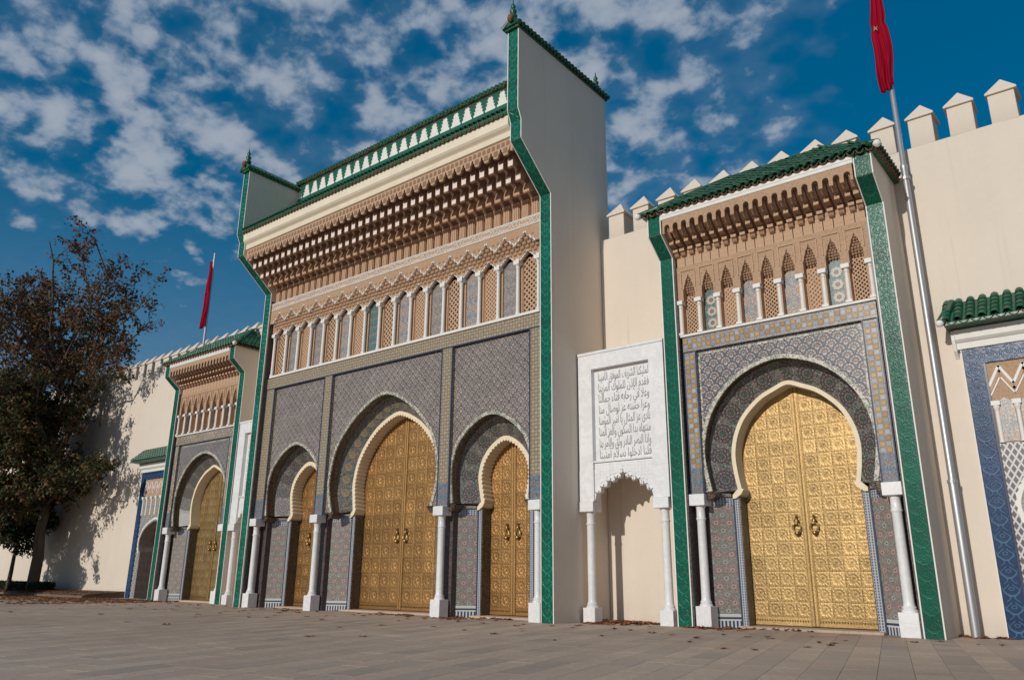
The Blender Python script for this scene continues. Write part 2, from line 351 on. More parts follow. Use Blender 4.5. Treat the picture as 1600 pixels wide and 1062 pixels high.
# ------------------------------------------------------------------ mesh helpers
class MB:
    def __init__(s): s.v = []; s.f = []; s.mi = []; s.cur = 0
    def add(s, vs, fs):
        b = len(s.v); s.v += [tuple(q) for q in vs]; s.f += [tuple(b+i for i in f) for f in fs]; s.mi += [s.cur]*len(fs); return s
    def box(s, x0, x1, y0, y1, z0, z1):
        return s.add([(x0,y0,z0),(x1,y0,z0),(x1,y1,z0),(x0,y1,z0),(x0,y0,z1),(x1,y0,z1),(x1,y1,z1),(x0,y1,z1)],
                     [(0,3,2,1),(4,5,6,7),(0,1,5,4),(1,2,6,5),(2,3,7,6),(3,0,4,7)])
    def prism(s, pts, y0, y1):
        n = len(pts)
        return s.add([(x, y0, z) for x, z in pts]+[(x, y1, z) for x, z in pts],
                     [tuple(range(n)), tuple(range(2*n-1, n-1, -1))]+[(i, (i+1) % n, n+(i+1) % n, n+i) for i in range(n)])
    def prismx(s, pts, x0, x1):
        n = len(pts)
        return s.add([(x0, y, z) for y, z in pts]+[(x1, y, z) for y, z in pts],
                     [tuple(range(n)), tuple(range(2*n-1, n-1, -1))]+[(i, (i+1) % n, n+(i+1) % n, n+i) for i in range(n)])
    def ring(s, O, I, y0, y1):
        n = len(O); vs = []
        for a, b in zip(O, I): vs += [(a[0], y0, a[1]), (b[0], y0, b[1]), (b[0], y1, b[1]), (a[0], y1, a[1])]
        fs = []
        for i in range(n-1):
            for k in range(4): fs.append((4*i+k, 4*i+(k+1) % 4, 4*i+4+(k+1) % 4, 4*i+4+k))
        fs += [(0, 1, 2, 3), (4*n-4, 4*n-3, 4*n-2, 4*n-1)]
        return s.add(vs, fs)
    def tube(s, path, r, n=8, cap=True):
        P = [Vector(p) for p in path]; b = len(s.v); m = len(P)
        rr = r if isinstance(r, (list, tuple)) else [r]*m
        vs = []
        for i, p in enumerate(P):
            t = (P[min(i+1, m-1)]-P[max(i-1, 0)]).normalized()
            a = t.cross(Vector((0, 0, 1)) if abs(t.z) < .9 else Vector((0, 1, 0))).normalized(); c = t.cross(a)
            for k in range(n):
                q = 2*PI*k/n; vs.append(p+(a*math.cos(q)+c*math.sin(q))*rr[i])
        fs = [(i*n+k, i*n+(k+1) % n, (i+1)*n+(k+1) % n, (i+1)*n+k) for i in range(m-1) for k in range(n)]
        if cap: fs += [tuple(range(n-1, -1, -1)), tuple(range((m-1)*n, m*n))]
        return s.add(vs, fs)
    def lathe(s, prof, cx=0, cy=0, n=16):
        m = len(prof); vs = [(cx+r*math.cos(2*PI*k/n), cy+r*math.sin(2*PI*k/n), z) for r, z in prof for k in range(n)]
        fs = [(i*n+k, i*n+(k+1) % n, (i+1)*n+(k+1) % n, (i+1)*n+k) for i in range(m-1) for k in range(n)]
        fs += [tuple(range(n-1, -1, -1)), tuple(range((m-1)*n, m*n))]
        return s.add(vs, fs)
    def mesh(s, name, mats, smooth=False, fix=True, bevel=0):
        me = bpy.data.meshes.new(name); me.from_pydata(s.v, [], s.f)
        for q in (mats if isinstance(mats, (list, tuple)) else [mats]): me.materials.append(M[q] if isinstance(q, str) else q)
        if any(s.mi): me.polygons.foreach_set('material_index', s.mi)
        if fix:
            bm = bmesh.new(); bm.from_mesh(me)
            if bevel: bmesh.ops.bevel(bm, geom=[e for e in bm.edges if len(e.link_faces) == 2 and e.calc_face_angle(0) > .6], offset=bevel, segments=2, affect='EDGES', profile=.5)
            bmesh.ops.recalc_face_normals(bm, faces=bm.faces); bm.to_mesh(me); bm.free()
        if smooth: me.polygons.foreach_set('use_smooth', [True]*len(me.polygons))
        if smooth == 'auto': me.set_sharp_from_angle(angle=.7)
        me.update(); return me
    def build(s, name, mats, parent=None, smooth=False, loc=(0, 0, 0), bevel=0, fix=True):
        return ob(name, s.mesh(name, mats, smooth, fix, bevel), parent, loc)
def ob(name, me, parent=None, loc=(0, 0, 0), rot=None):
    o = bpy.data.objects.new(name, me); COL.objects.link(o); o.parent = parent; o.location = loc
    if rot: o.rotation_euler = rot
    return o
def tag(o, label=None, cat=None, group=None, kind=None):
    for k, v in (('label', label), ('category', cat), ('group', group), ('kind', kind)):
        if v: o[k] = v
    return o
def empty(name, loc, label, cat, group=None):
    o = bpy.data.objects.new(name, None); COL.objects.link(o); o.location = loc; o.empty_display_size = .2
    return tag(o, label, cat, group)
def tree_copy(o, parent=None):
    c = o.copy(); COL.objects.link(c); c.parent = parent
    for ch in list(o.children): tree_copy(ch, c)
    return c
def lerp(a, b, t): return a+(b-a)*t
def catmull(K, n=8):
    P = [K[0]]+list(K)+[(-K[-2][0], K[-2][1])]; out = []
    for i in range(1, len(P)-2):
        p0, p1, p2, p3 = P[i-1:i+3]
        for j in range(n):
            t = j/n
            out.append(tuple(.5*(2*p1[k]+(p2[k]-p0[k])*t+(2*p0[k]-5*p1[k]+4*p2[k]-p3[k])*t*t+(3*p1[k]-p0[k]-3*p2[k]+p3[k])*t**3) for k in (0, 1)))
    return out+[K[-1]]
def full(K, cx=0, n=8):
    h = catmull(K, n)
    return [(cx-x, z) for x, z in h]+[(cx+x, z) for x, z in reversed(h[:-1])]      # left foot -> apex -> right foot
def resample(P, step):
    out = [P[0]]; acc = 0.
    for a, b in zip(P, P[1:]):
        L = math.dist(a, b); t = step-acc
        while t <= L: out.append((lerp(a[0], b[0], t/L), lerp(a[1], b[1], t/L))); t += step
        acc = L-(t-step)
    return out
def offset(P, d):
    out = []; n = len(P)
    for i, p in enumerate(P):
        a, b = P[max(i-1, 0)], P[min(i+1, n-1)]
        tx, tz = b[0]-a[0], b[1]-a[1]; L = math.hypot(tx, tz) or 1
        dd = d[i] if isinstance(d, list) else d
        out.append((p[0]+tz/L*dd, p[1]-tx/L*dd))          # to the right of travel = inwards
    return out
def holed(x0, x1, z0, z1, P):
    return [(x0, z0)]+list(P)+[(x1, z0), (x1, z1), (x0, z1)]

# ------------------------------------------------------------------ shared meshes
def medallion(s, mat, d=.016, inv=False):
    mb = MB(); n = 24; h = s/2
    vs = [(0, -d*.2, 0)]
    def sq(a): return h/max(abs(math.cos(a)), abs(math.sin(a)))
    H = ((.95, .30), .10, (1.0, .50), .12) if not inv else ((.60, .25), .75, (.35, .15), .6)
    for k in range(n): a = 2*PI*k/n; vs.append((s*.14*math.cos(a), -d*H[0][k % 2], s*.14*math.sin(a)))
    for k in range(n): a = 2*PI*(k+.5)/n; vs.append((s*.27*math.cos(a), -d*H[1], s*.27*math.sin(a)))
    for k in range(n): a = 2*PI*k/n; vs.append((s*.39*math.cos(a), -d*H[2][k % 2], s*.39*math.sin(a)))
    for k in range(n): a = 2*PI*(k+.5)/n; q = sq(a); vs.append((q*.97*math.cos(a), -d*H[3], q*.97*math.sin(a)))
    for k in range(n): a = 2*PI*k/n; q = sq(a); vs.append((q*math.cos(a), 0.003, q*math.sin(a)))
    fs = []
    for k in range(n):
        k2 = (k+1) % n
        fs.append((0, 1+k2, 1+k))
        for ri in range(4):
            A, B = 1+ri*n, 1+(ri+1)*n
            if ri % 2 == 0: fs += [(A+k, A+k2, B+k), (A+k2, B+k2, B+k)]
            else: fs += [(A+k, A+k2, B+k2), (A+k, B+k2, B+k)]
    return mb.add(vs, fs).mesh('medallion', mat)
def half_tile(r, L, up=1, t=.012, n=7):
    vs = []
    for y in (0, L):
        rr = r*(1.0 if y == 0 else .86)
        for q in (rr, rr-t):
            for k in range(n): a = PI*k/(n-1); vs.append((q*math.cos(a), y, up*q*math.sin(a)))
    fs = []
    for k in range(n-1):
        fs += [(k, k+1, 2*n+k+1, 2*n+k), (n+k, n+k+1, 3*n+k+1, 3*n+k), (k, k+1, n+k+1, n+k)]
    return MB().add(vs, fs)
def column(root, x, y, zt, zp, pw, r, capw, caph):
    mb = MB(); mb.lathe([(r*1.45, zp), (r*1.45, zp+.03), (r*1.2, zp+.05), (r*1.28, zp+.08), (r*1.05, zp+.11), (r, zp+.16), (r*.95, zt-caph-.30), (r*1.0, zt-caph-.28), (r*1.12, zt-caph-.265), (r*1.12, zt-caph-.245), (r*.98, zt-caph-.23), (r*.98, zt-caph-.05), (r*1.15, zt-caph-.02), (r*1.15, zt-caph)], x, y, 20)
    c = mb.build('column', 'marble', root, 'auto')
    MB().box(x-pw/2, x+pw/2, y-pw/2, y+pw/2, 0, zp).build('pedestal', 'marble', c, bevel=.008)
    MB().box(x-capw/2, x+capw/2, y-capw/2, y+capw/2, zt-caph, zt).build('capital', 'marble', c, bevel=.01)
    return c
def knocker(door, x, y, z):
    mb = MB(); ring = [(x+.075*math.sin(a), y-.045-.01*math.cos(a), z-.09-.085*math.cos(a)) for a in [2*PI*k/16 for k in range(17)]]
    mb.tube(ring, .016, 8)
    mb.lathe([(.0, z+.16), (.03, z+.13), (.018, z+.1), (.045, z+.06), (.05, z+.02), (.03, z-.02), (.0, z-.03)], x, y-.03, 10)
    mb.box(x-.02, x+.02, y-.08, y, z-.02, z+.02)
    mb.lathe([(.0, z-.15), (.05, z-.17), (.055, z-.2), (.03, z-.235), (.0, z-.24)], x, y-.045, 10)
    mb.build('knocker', 'brass_dark', door, 'auto')
def small_arch(x, hw, zb, zt, n=5, pointed=.25):
    """points of a small arch notch, left foot -> right foot"""
    pts = [(x-hw, zb)]
    zs = zt-hw*(1+pointed)
    for k in range(n+1):
        a = PI/2*k/n; pts.append((x-hw*math.cos(a)**.9 if k < n else x, zs+(zt-zs)*math.sin(a)))
    pts += [(2*x-a, b) for a, b in reversed(pts[:-1])]
    return pts
def notched(x0, x1, z1, zb, notches):
    P = [(x0, zb)]
    for nt in notches: P += nt
    return P+[(x1, zb), (x1, z1), (x0, z1)]
def ribbon(mb, pts, w, y0, y1):
    for a, b in zip(pts, pts[1:]):
        dx, dz = b[0]-a[0], b[1]-a[1]; L = math.hypot(dx, dz) or 1; nx, nz = -dz/L*w/2, dx/L*w/2; ex, ez = dx/L*w*.3, dz/L*w*.3
        mb.prism([(a[0]+nx-ex, a[1]+nz-ez), (b[0]+nx+ex, b[1]+nz+ez), (b[0]-nx+ex, b[1]-nz+ez), (a[0]-nx-ex, a[1]-nz-ez)], y0, y1)
def diag_lattice(w, h, pitch, bw, mat, name='lattice_screen', top=.5):
    """crossing diagonal bars clipped to w x h, framed; origin at bottom centre, front at y=0"""
    mb = MB()
    for sgn in (1, -1):
        k = -h
        while k < w+h:
            # line x = k + sgn*(z) style, clip
            pts = []
            for z in (0, h):
                pts.append((k+(z if sgn > 0 else h-z), z))
            (xa, za), (xb, zb) = pts
            t0, t1 = 0., 1.
            for lo in ((0, 1), (w, -1)):
                da = (xa-lo[0])*lo[1]; db = (xb-lo[0])*lo[1]
                if da < 0 and db < 0: t1 = -1; break
                if da < 0: t0 = max(t0, da/(da-db))
                elif db < 0: t1 = min(t1, da/(da-db))
            if t1 > t0+.02:
                a = (lerp(xa, xb, t0)-w/2, lerp(za, zb, t0)); b = (lerp(xa, xb, t1)-w/2, lerp(za, zb, t1))
                ribbon(mb, [a, b], bw, 0.0 if sgn > 0 else .006, .03)
            k += pitch
    e = .022
    mb.box(-w/2-e, -w/2+.004, -.008, .035, -e, h); mb.box(w/2-.004, w/2+e, -.008, .035, -e, h); mb.box(-w/2-e, w/2+e, -.008, .035, -e-.02, .002)
    return mb.mesh(name, mat)

# ------------------------------------------------------------------ ground
def paving():
    root = tag(MB().box(-400, 400, -400, 300, -1, -.022).build('ground', 'joint'), kind='structure')
    ang = math.atan2(-.25, 1); d = Vector((math.sin(ang), math.cos(ang))); e = Vector((d.y, -d.x))
    PW = .345; slabs = []
    rr = random.Random(3)
    for c in range(-130, 70):
        across = c*PW; t = -20.0+rr.random()
        kindc = c % 2
        while t < 10:
            L = rr.choice((.34, .34, .5, .5, .7)) if kindc else rr.choice((.5, .62, .8, 1.0))
            q = e*(across+PW/2)+d*(t+L/2); x, y = q.x+9, q.y-2
            if y < 1.15 and x < 19:
                px = pix((x, y, 0))
                if px and -120 < px[0] < 1720 and 880 < px[1] < 1190:
                    tone = rr.choice((0, 0, 4, 4, 0, 5)) if kindc else rr.choice((1, 1, 2, 2, 2, 3, 5))
                    dist = (Vector((x, y, 0))-CAMP).length
                    slabs.append((L*PW/dist**3, x, y, L, tone, rr.uniform(-.0012, .0012)))
            t += L
    slabs.sort(reverse=True)
    cache = {}; mb = MB()
    rest = MB()
    for i, (wgt, x, y, L, tone, dz) in enumerate(slabs):
        wx, wy = PW/2-.002, L/2-.002
        if i < 300:
            if (L, tone) not in cache:
                cache[L, tone] = MB().box(-wx, wx, -wy, wy, -.03, 0).mesh('paving_slab', PAV[tone], bevel=.002)
            ob('paving_slab', cache[L, tone], root, (x, y, dz), (rr.uniform(-.0008, .0008), rr.uniform(-.0008, .0008), -ang*1.0))
        else:
            rest.cur = tone; A = e*wx; B = d*wy
            vs = []
            for z in (-.03, dz):
                for s, u in ((-1, -1), (1, -1), (1, 1), (-1, 1)): vs.append((x+A.x*s+B.x*u, y+A.y*s+B.y*u, z))
            rest.add(vs, [(4, 5, 6, 7), (0, 1, 5, 4), (1, 2, 6, 5), (2, 3, 7, 6), (3, 0, 4, 7)])
    tag(rest.build('paving', PAV, root, fix=False), kind='stuff')
paving()
# planting bed along the foot of the left wall
bed = MB().prismx([(-.55, -.02), (-.50, .10), (-.3, .16), (1.25, .25), (1.25, -.02)], -70, -17.15)
tag(bed.build('planting_bed', 'soil'), kind='structure')

# ------------------------------------------------------------------ crenellated walls
WY, WT = 1.2, 9.37
def merlon_meshes():
    w_, dp = .45, .5
    a = MB().box(-w_/2, w_/2, 0, dp, 0, .63).mesh('merlon', 'cream', bevel=.012)
    e = w_/2+.045
    b = MB().add([(-e, -.045, .63), (e, -.045, .63), (e, dp+.045, .63), (-e, dp+.045, .63), (-e, -.045, .67), (e, -.045, .67), (e, dp+.045, .67), (-e, dp+.045, .67), (0, dp/2, 1.06)],
                 [(0, 3, 2, 1), (0, 1, 5, 4), (1, 2, 6, 5), (2, 3, 7, 6), (3, 0, 4, 7), (4, 5, 8), (5, 6, 8), (6, 7, 8), (7, 4, 8)]).mesh('cap', 'cream', bevel=.01)
    return a, b
MER, CAP = merlon_meshes()
def wall(x0, x1, first, step, label, opening):
    root = empty('palace_wall', (x0, WY, 0), label, 'wall', 'crenellated palace walls')
    oc = opening
    P = [(0, 0), (oc-1.28-x0, 0), (oc-1.28-x0, 3.1), (oc+1.28-x0, 3.1), (oc+1.28-x0, 0), (x1-x0, 0), (x1-x0, WT), (0, WT)]
    MB().prism(P, 0, .5).build('wall_face', 'cream_wing' if False else 'cream', root)
    x = first
    while x0+.24 < x < x1-.24:
        m = ob('merlon', MER, root, (x-x0+R.uniform(-.012, .012), R.uniform(-.008, .006), WT+.001-R.uniform(.002, .02)), (0, R.uniform(-.008, .008), R.uniform(-.02, .02))); ob('cap', CAP, m, (0, 0, 0), (0, R.uniform(-.015, .015), R.uniform(-.02, .02))); x += step
wall(5.93, 24, 6.42, .7243, 'cream crenellated wall right of the tall central gate, behind the steel pole', 15.39)
wall(-70, -5.93, -6.42, -.7243, 'long cream crenellated wall running left behind the tree, dappled with its shadow', -15.39)

# ------------------------------------------------------------------ a doorway bay
def bay(root, cx, outer, cream, dh, PL, xl, xr, zt, c):
    BP, SP, S1, JP, DP = PL
    O = full(outer, cx); Cc = full(cream, cx)
    MB().prism(holed(xl, xr, 2.60, zt, O), SP, SP+.05).build('spandrel', c['fan'], root)
    mb = MB(); n = len(O)
    mb.add([(x, SP+.01, z) for x, z in O]+[(x, S1+.01, z) for x, z in O], [(i, i+1, n+i+1, n+i) for i in range(n-1)])
    mb.build('arch_soffit', 'reveal', root, True)
    Oo = offset(O, -.075)
    MB().ring(Oo, offset(O, .012), SP-.03, SP+.02).build('arch_moulding', 'braid', root, bevel=.008)
    for s in (-1, 1):
        fx = cx+s*outer[0][0]
        P = [(fx+s*.09, 2.60), (fx-s*.10, 2.60), (fx-s*.05, 2.52), (fx+s*.05, 2.44), (fx+s*.09, 2.44)]
        MB().prism(P, SP-.028, S1+.02).build('corbel', 'reveal', root, bevel=.01)
    NS = 64
    def even(P):
        T = sum(math.dist(a, b) for a, b in zip(P, P[1:])); q = resample(P, T/NS*.99999); return q[:NS]+[P[-1]]
    Oe, Ce = even(O), even(offset(Cc, .03))
    mb = MB(); mb.add([(x, S1, z) for x, z in Oe]+[(x, JP, z) for x, z in Ce], [(i, i+1, NS+2+i, NS+1+i) for i in range(NS)])
    mb.build('rosette_band', 'bandbg', root, True)
    # rosettes along the band
    mid = [Vector(((a[0]+b[0]*1.02)/2.02, (S1+JP)/2, (a[1]+b[1])/2)) for a, b in zip(Oe, even(Cc))]
    tot = sum((a-b).length for a, b in zip(mid, mid[1:])); nr = c['nros']; step = tot/nr
    rad = min(step*.47, c['rrad'])
    disc = MB(); k_ = 20
    disc.prism([(rad*math.cos(2*PI*k/k_), rad*math.sin(2*PI*k/k_)) for k in range(k_)], -.010, .002)
    dm = disc.mesh('rosette', c['rmat'])
    acc = 0; nxt = step/2
    for i_, (a, b) in enumerate(zip(mid, mid[1:])):
        L = (b-a).length
        while nxt <= acc+L:
            t = (nxt-acc)/L; o_ = ob('rosette', dm, root)
            ac = Vector((Ce[i_][0]-Oe[i_][0], JP-S1, Ce[i_][1]-Oe[i_][1])).normalized(); tg = (b-a).normalized(); nm_ = tg.cross(ac).normalized()
            if nm_.y < 0: nm_ = -nm_
            xx = ac; zz_ = xx.cross(nm_).normalized()
            p_ = a.lerp(b, t)-nm_*.002
            o_.matrix_world = Matrix(((xx.x, nm_.x, zz_.x, p_.x), (xx.y, nm_.y, zz_.y, p_.y), (xx.z, nm_.z, zz_.z, p_.z), (0, 0, 0, 1))); nxt += step
        acc += L
    MB().prism(holed(xl-.1, xr+.1, 2.60, zt-.1, offset(Cc, .03)), JP+.02, JP+.06).build('arch_wall', 'cream', root)
    # cream arch
    if c['scallop']:
        F = resample(Cc, .019); D = [.085+.045*abs(math.sin(i*.019/.115*PI)) for i in range(len(F))]
    else:
        F = Cc; D = [.085]*len(F)
    arch = MB().ring(F, offset(F, D), JP-.045, DP-.005).build('door_arch', 'creamarch', root, 'auto' if not c['scallop'] else False)
    for s in (-1, 1):
        fx = cx+s*cream[0][0]; q = -s
        P = [(fx+s*.0, 2.66), (fx+q*.12, 2.66), (fx+q*.06, 2.60), (fx+s*.02, 2.555), (fx+s*.10, 2.50), (fx+s*.10, 2.54), (fx+s*.02, 2.62)]
        P = [(fx+q*.115, 2.67), (fx+q*.06, 2.58), (fx+s*.06, 2.50), (fx+s*.11, 2.50), (fx+s*.11, 2.56), (fx+s*.005, 2.67)]
        MB().prism(P, JP-.06, DP-.007).build('arch_foot', 'creamarch', arch, bevel=.008)
    # jambs
    for s in (-1, 1):
        e = xl-.0 if s < 0 else xr+.0
        def bx(a, b, *r):
            a, b = cx+s*a, cx+s*b; return (min(a, b), max(a, b), *r)
        ed = abs(e-cx)
        def splay(z0, z1, pr, ex=0.):
            a, b = (cx+s*(ed+.05), S1-.03), (cx+s*(dh+.16), JP)
            P = [(a[0]-s*pr*.5, a[1]-pr), (b[0]+s*ex, b[1]-pr), (b[0]+s*ex, DP+.08), (a[0], DP+.08)]
            return MB().add([(x, y, z) for z in (z0, z1) for x, y in P], [(0, 1, 2, 3), (7, 6, 5, 4)]+[(i, (i+1) % 4, 4+(i+1) % 4, 4+i) for i in range(4)])
        splay(.26, 2.36, 0).build('jamb_panel', 'zjamb', root)
        splay(0, .258, .004).build('dado', 'dado', root)
        splay(2.362, 2.53, .003).build('jamb_head', 'comb', root)
        splay(2.532, 2.598, .06, .006).build('impost', 'zgrey', root, bevel=.012)
        MB().box(*bx(dh+.125, dh+.157, JP-.012, DP+.06, 0, 2.53)).build('jamb_edge', 'navy', root)
        MB().box(*bx(dh+.022, dh+.122, JP-.006, DP+.06, 0, 2.53)).build('jamb_strip', 'comb', root)
        MB().box(*bx(dh, dh+.02, JP+.004, DP+.06, 0, 2.53)).build('door_reveal', 'revealj', root)
    # doors
    zd = c['zd']; s_ = c['ms']; br = c['brass']
    for s in (-1, 1):
        a, b = (cx-dh-.04, cx-.005) if s < 0 else (cx+.005, cx+dh+.04)
        dr = MB().box(a, b, DP, DP+.07, .06, zd).build('door', br, root)
        W = b-a-.09; nx = max(1, round(W/s_)); sx = W/nx
        me = medallion(sx, br, sx*c.get('md', .045)); me2 = medallion(sx*.998, br, sx*c.get('md', .045)*.8); row_ = 0
        z = .06+.16+sx/2
        while z+sx/2 < zd+.3:
            for i in range(nx):
                x = (a+.035+sx*(i+.5)) if s < 0 else (b-.035-sx*(i+.5))
                if z < zd-.0:
                    if (i+row_) % 2: ob('medallion', me, dr, (x, DP-.004, z), (R.gauss(0, .012), 0, R.gauss(0, .012)))
                    else: ob('medallion', me2, dr, (x, DP-.004, z), (R.gauss(0, .012), 0, R.gauss(0, .012)))
            z += sx; row_ += 1
        MB().box(a, b, DP-.012, DP-.001, .065, .12).build('kick_rail', br, dr, bevel=.004)
        mb = MB()
        for k in range(int((b-a)/.05)): mb.lathe([(.0, .135), (.016, .145), (.016, .165), (0, .175)], a+.03+k*.05, DP-.008, 6)
        mb.build('stud_row', 'brass_dark', dr)
        xe = cx-.035 if s < 0 else cx+.035
        MB().box(xe-.028, xe+.028, DP-.03, DP-.001, .065, zd).build('astragal', br, dr, bevel=.008)
        xg = cx+s*.072; MB().box(xg-.009, xg+.009, DP-.02, DP-.001, .07, zd-.02).build('groove_strip', 'brass_dark', dr)
        knocker(dr, cx+s*.17, DP-.02, 2.02 if c['scallop'] else 1.98)
    MB().box(cx-.004, cx+.004, DP-.034, DP+.0, .07, zd-.1).build('meeting_stile', 'brass_dark', root)
    MB().box(cx-dh-.15, cx+dh+.15, JP-.22, DP+.06, -.02, .045).build('threshold', PAV[4], root, bevel=.006)

# ------------------------------------------------------------------ profiled pier with green faces
def pier(root, xa, xb, prof, back, top, inner, gmat, name='pier', lift=0, body='cream'):
    """prof: front edge (y,z) from ground up; inner: -1/+1 side of the inner (door) face"""
    P = list(prof)+[(back, top), (back, 0)]
    p = MB().prismx(P, xa, xb).build(name, body, root, bevel=.006)
    e = .026
    for (ya, za), (yb, zb) in zip(prof, prof[1:]):
        dy, dz = yb-ya, zb-za; L = math.hypot(dy, dz); ny, nz = -dz/L, dy/L        # outwards (towards -y)
        f = .010; mb = MB()
        a0, b0 = (ya+ny*f, za+nz*f), (yb+ny*f, zb+nz*f)
        ta, tb = .004/L, 1-.004/L
        q = [(lerp(a0[0], b0[0], t), lerp(a0[1], b0[1], t)) for t in (ta, tb)]
        r_ = [(q[0][0]-ny*.03, q[0][1]-nz*.03), (q[1][0]-ny*.03, q[1][1]-nz*.03)]
        mb.prismx([q[0], q[1], r_[1], r_[0]], xa+e, xb-e)
        mb.build('green_tile_face', gmat, p)
    for x in (xa+e/2, xb-e/2):
        mb = MB()
        for (ya, za), (yb, zb) in zip(prof, prof[1:]):
            dy, dz = yb-ya, zb-za; L = math.hypot(dy, dz); ny, nz = -dz/L, dy/L
            f = .014
            mb.prismx([(ya+ny*f, za+nz*f), (yb+ny*f, zb+nz*f), (yb-ny*.01, zb-nz*.01), (ya-ny*.01, za-nz*.01)], x-e/2+.002, x+e/2-.002)
        mb.build('edge_trim', 'white', p)
    return p

# ------------------------------------------------------------------ tall central gate
def main_gate():
    root = empty('palace_gate', (0, 0, 0), 'tall central palace gate with three brass doorways and carved cedar canopy', 'gate')
    PF = -.98; BP, SP, S1, JP, DP = PL = (-.80, -.72, -.44, -.12, .20)
    prof = [(PF, 0), (PF, 9.89), (-2.155, 10.87), (-2.155, 11.37), (-2.28, 11.63), (-2.28, 13.86)]
    for s in (-1, 1):
        xa, xb = (5.575, 5.92) if s > 0 else (-5.92, -5.575)
        p = pier(root, xa, xb, prof, 1.62, 13.86, -s, 'green_main', body='cream_wing')
        # ridge coping of the wing
        mb = MB(); c = (xa+xb)/2
        mb.prismx([(-2.36, 13.865), (-2.36, 13.93), (1.7, 13.93), (1.7, 13.865)], xa-.05, xb+.05)
        mb.add([(xa-.07, -2.4, 13.932), (xb+.07, -2.4, 13.932), (c, -2.4, 14.14), (xa-.07, 1.74, 13.932), (xb+.07, 1.74, 13.932), (c, 1.74, 14.14)], [(0, 1, 2), (3, 5, 4), (0, 2, 5, 3), (1, 4, 5, 2), (0, 3, 4, 1)])
        y = -2.38
        while y < 1.7:
            for q in (-1, 1):
                mb.tube([(c+q*.02, y, 14.14), (c+q*.28, y, 13.93)], [.05, .062], 8)
            y += .15
        mb.tube([(c, -2.42, 14.15), (c, 1.76, 14.15)], .06, 8)
        mb.build('coping', 'gtile', p)
        for y in (-2.3, 1.45):
            f = MB(); f.lathe([(.03, 14.15), (.10, 14.2), (.11, 14.27), (.05, 14.33), (.085, 14.38), (.085, 14.43), (.035, 14.48), (.06, 14.53), (.055, 14.58), (.02, 14.63), (.008, 14.76), (0, 14.77)], c, y, 12)
            f.build('finial', 'gtile', p, True)
            b = MB(); b.lathe([(0, 14.0), (.07, 14.03), (.085, 14.1), (.07, 14.17), (0, 14.2)], c+.04, -2.45 if y < 0 else 1.79, 12); b.build('end_ball', 'clay', p, True)
    # solid body of the gatehouse behind the fronts
    MB().box(-5.57, 5.57, .32, 1.55, 0, 13.25).build('gatehouse', 'cream', root)
    MB().box(-5.57, 5.57, -.55, .315, 6.75, 11.2).build('lintel', 'cream', root)
    # bays
    cen = dict(fan='zfan', nros=21, rrad=.14, rmat='rosette_y', scallop=True, zd=5.35, ms=.36, brass='brass_old', md=.016)
    sid = dict(fan='zfan', nros=10, rrad=.26, rmat='rosette', scallop=True, zd=4.3, ms=.27, brass='brass_old', md=.016)
    bay(root, 0, [(1.93, 2.62), (2.07, 3.05), (2.12, 3.5), (2.0, 4.15), (1.75, 4.62), (1.3, 5.09), (.87, 5.40), (.5, 5.60), (.2, 5.70), (0, 5.72)],
        [(1.70, 2.66), (1.76, 3.1), (1.78, 3.5), (1.64, 4.05), (1.37, 4.5), (.98, 4.90), (.6, 5.14), (.28, 5.28), (0, 5.34)], 1.60, PL, -2.23, 2.23, 6.62, cen)
    for s in (-1, 1):
        bay(root, 3.87*s, [(1.17, 2.64), (1.235, 3.15), (1.225, 3.58), (1.07, 4.02), (.86, 4.27), (.6, 4.48), (.3, 4.64), (0, 4.70)],
            [(.74, 2.66), (.82, 3.05), (.845, 3.33), (.76, 3.67), (.56, 3.95), (.32, 4.14), (.13, 4.23), (0, 4.25)], .72, PL, 3.87*s-1.25, 3.87*s+1.25, 6.62, sid)
    # piers between the bays, borders, columns
    for x0, x1 in ((-2.615, -2.235), (2.235, 2.615), (5.125, 5.57), (-5.57, -5.125)):
        MB().box(x0, x1, BP+.20, DP+.1, 0, 2.535).build('bay_pier', 'piersid', root)
        MB().box(x0, x1, BP, SP+.06, 2.56, 6.62).build('tile_border', 'zyellow', root)
        MB().box(x0+.004, x1-.004, BP-.006, BP+.02, 2.555, 3.12).build('border_foot', 'zfoot', root)
        mb = MB()
        for q in (x0+.006, x1-.006): mb.box(q-.018, q+.018, BP-.012, BP+.01, 2.56, 6.6)
        mb.build('border_edge', 'navy', root)
        xc = (x0+x1)/2 if abs(x0) < 4 else math.copysign(5.37, x0)
        column(root, xc, -.80, 2.56, .40, .31, .088, .33, .22)
    MB().box(-5.57, 5.57, BP-.002, SP+.06, 6.622, 6.97).build('tile_border', 'zyellow', root)
    MB().box(-5.57, 5.57, BP-.014, SP+.06, 6.60, 6.625).build('border_edge', 'navy', root)
    for s in (-1, 1):
        MB().box(*sorted((s*5.572, s*5.60)), PF+.03, BP+.1, 0, 9.6).build('pier_reveal', 'piersid', root)
    # arcade of seventeen bays
    MB().box(-5.45, 5.45, BP-.05, BP+.14, 6.972, 7.04).build('sill', 'white', root, bevel=.008)
    N = 17; p = 10.78/N; X0 = -5.39
    cm = MB(); cm.lathe([(.062, 0), (.062, .05), (.047, .07), (.042, 1.17), (.055, 1.19), (.042, 1.21), (.05, 1.25), (.075, 1.30)], 0, 0, 12); cm.box(-.085, .085, -.085, .085, 1.30, 1.40)
    cme = cm.mesh('arcade_column', 'white')
    for i in range(N+1): ob('arcade_column', cme, root, (X0+i*p, BP+.0, 7.035))
    for i in range(N+1): MB().box(X0+i*p-.085, X0+i*p+.085, BP+.075, BP+.195, 7.042, 8.6).build('arcade_pier', 'stucco_plain', root)
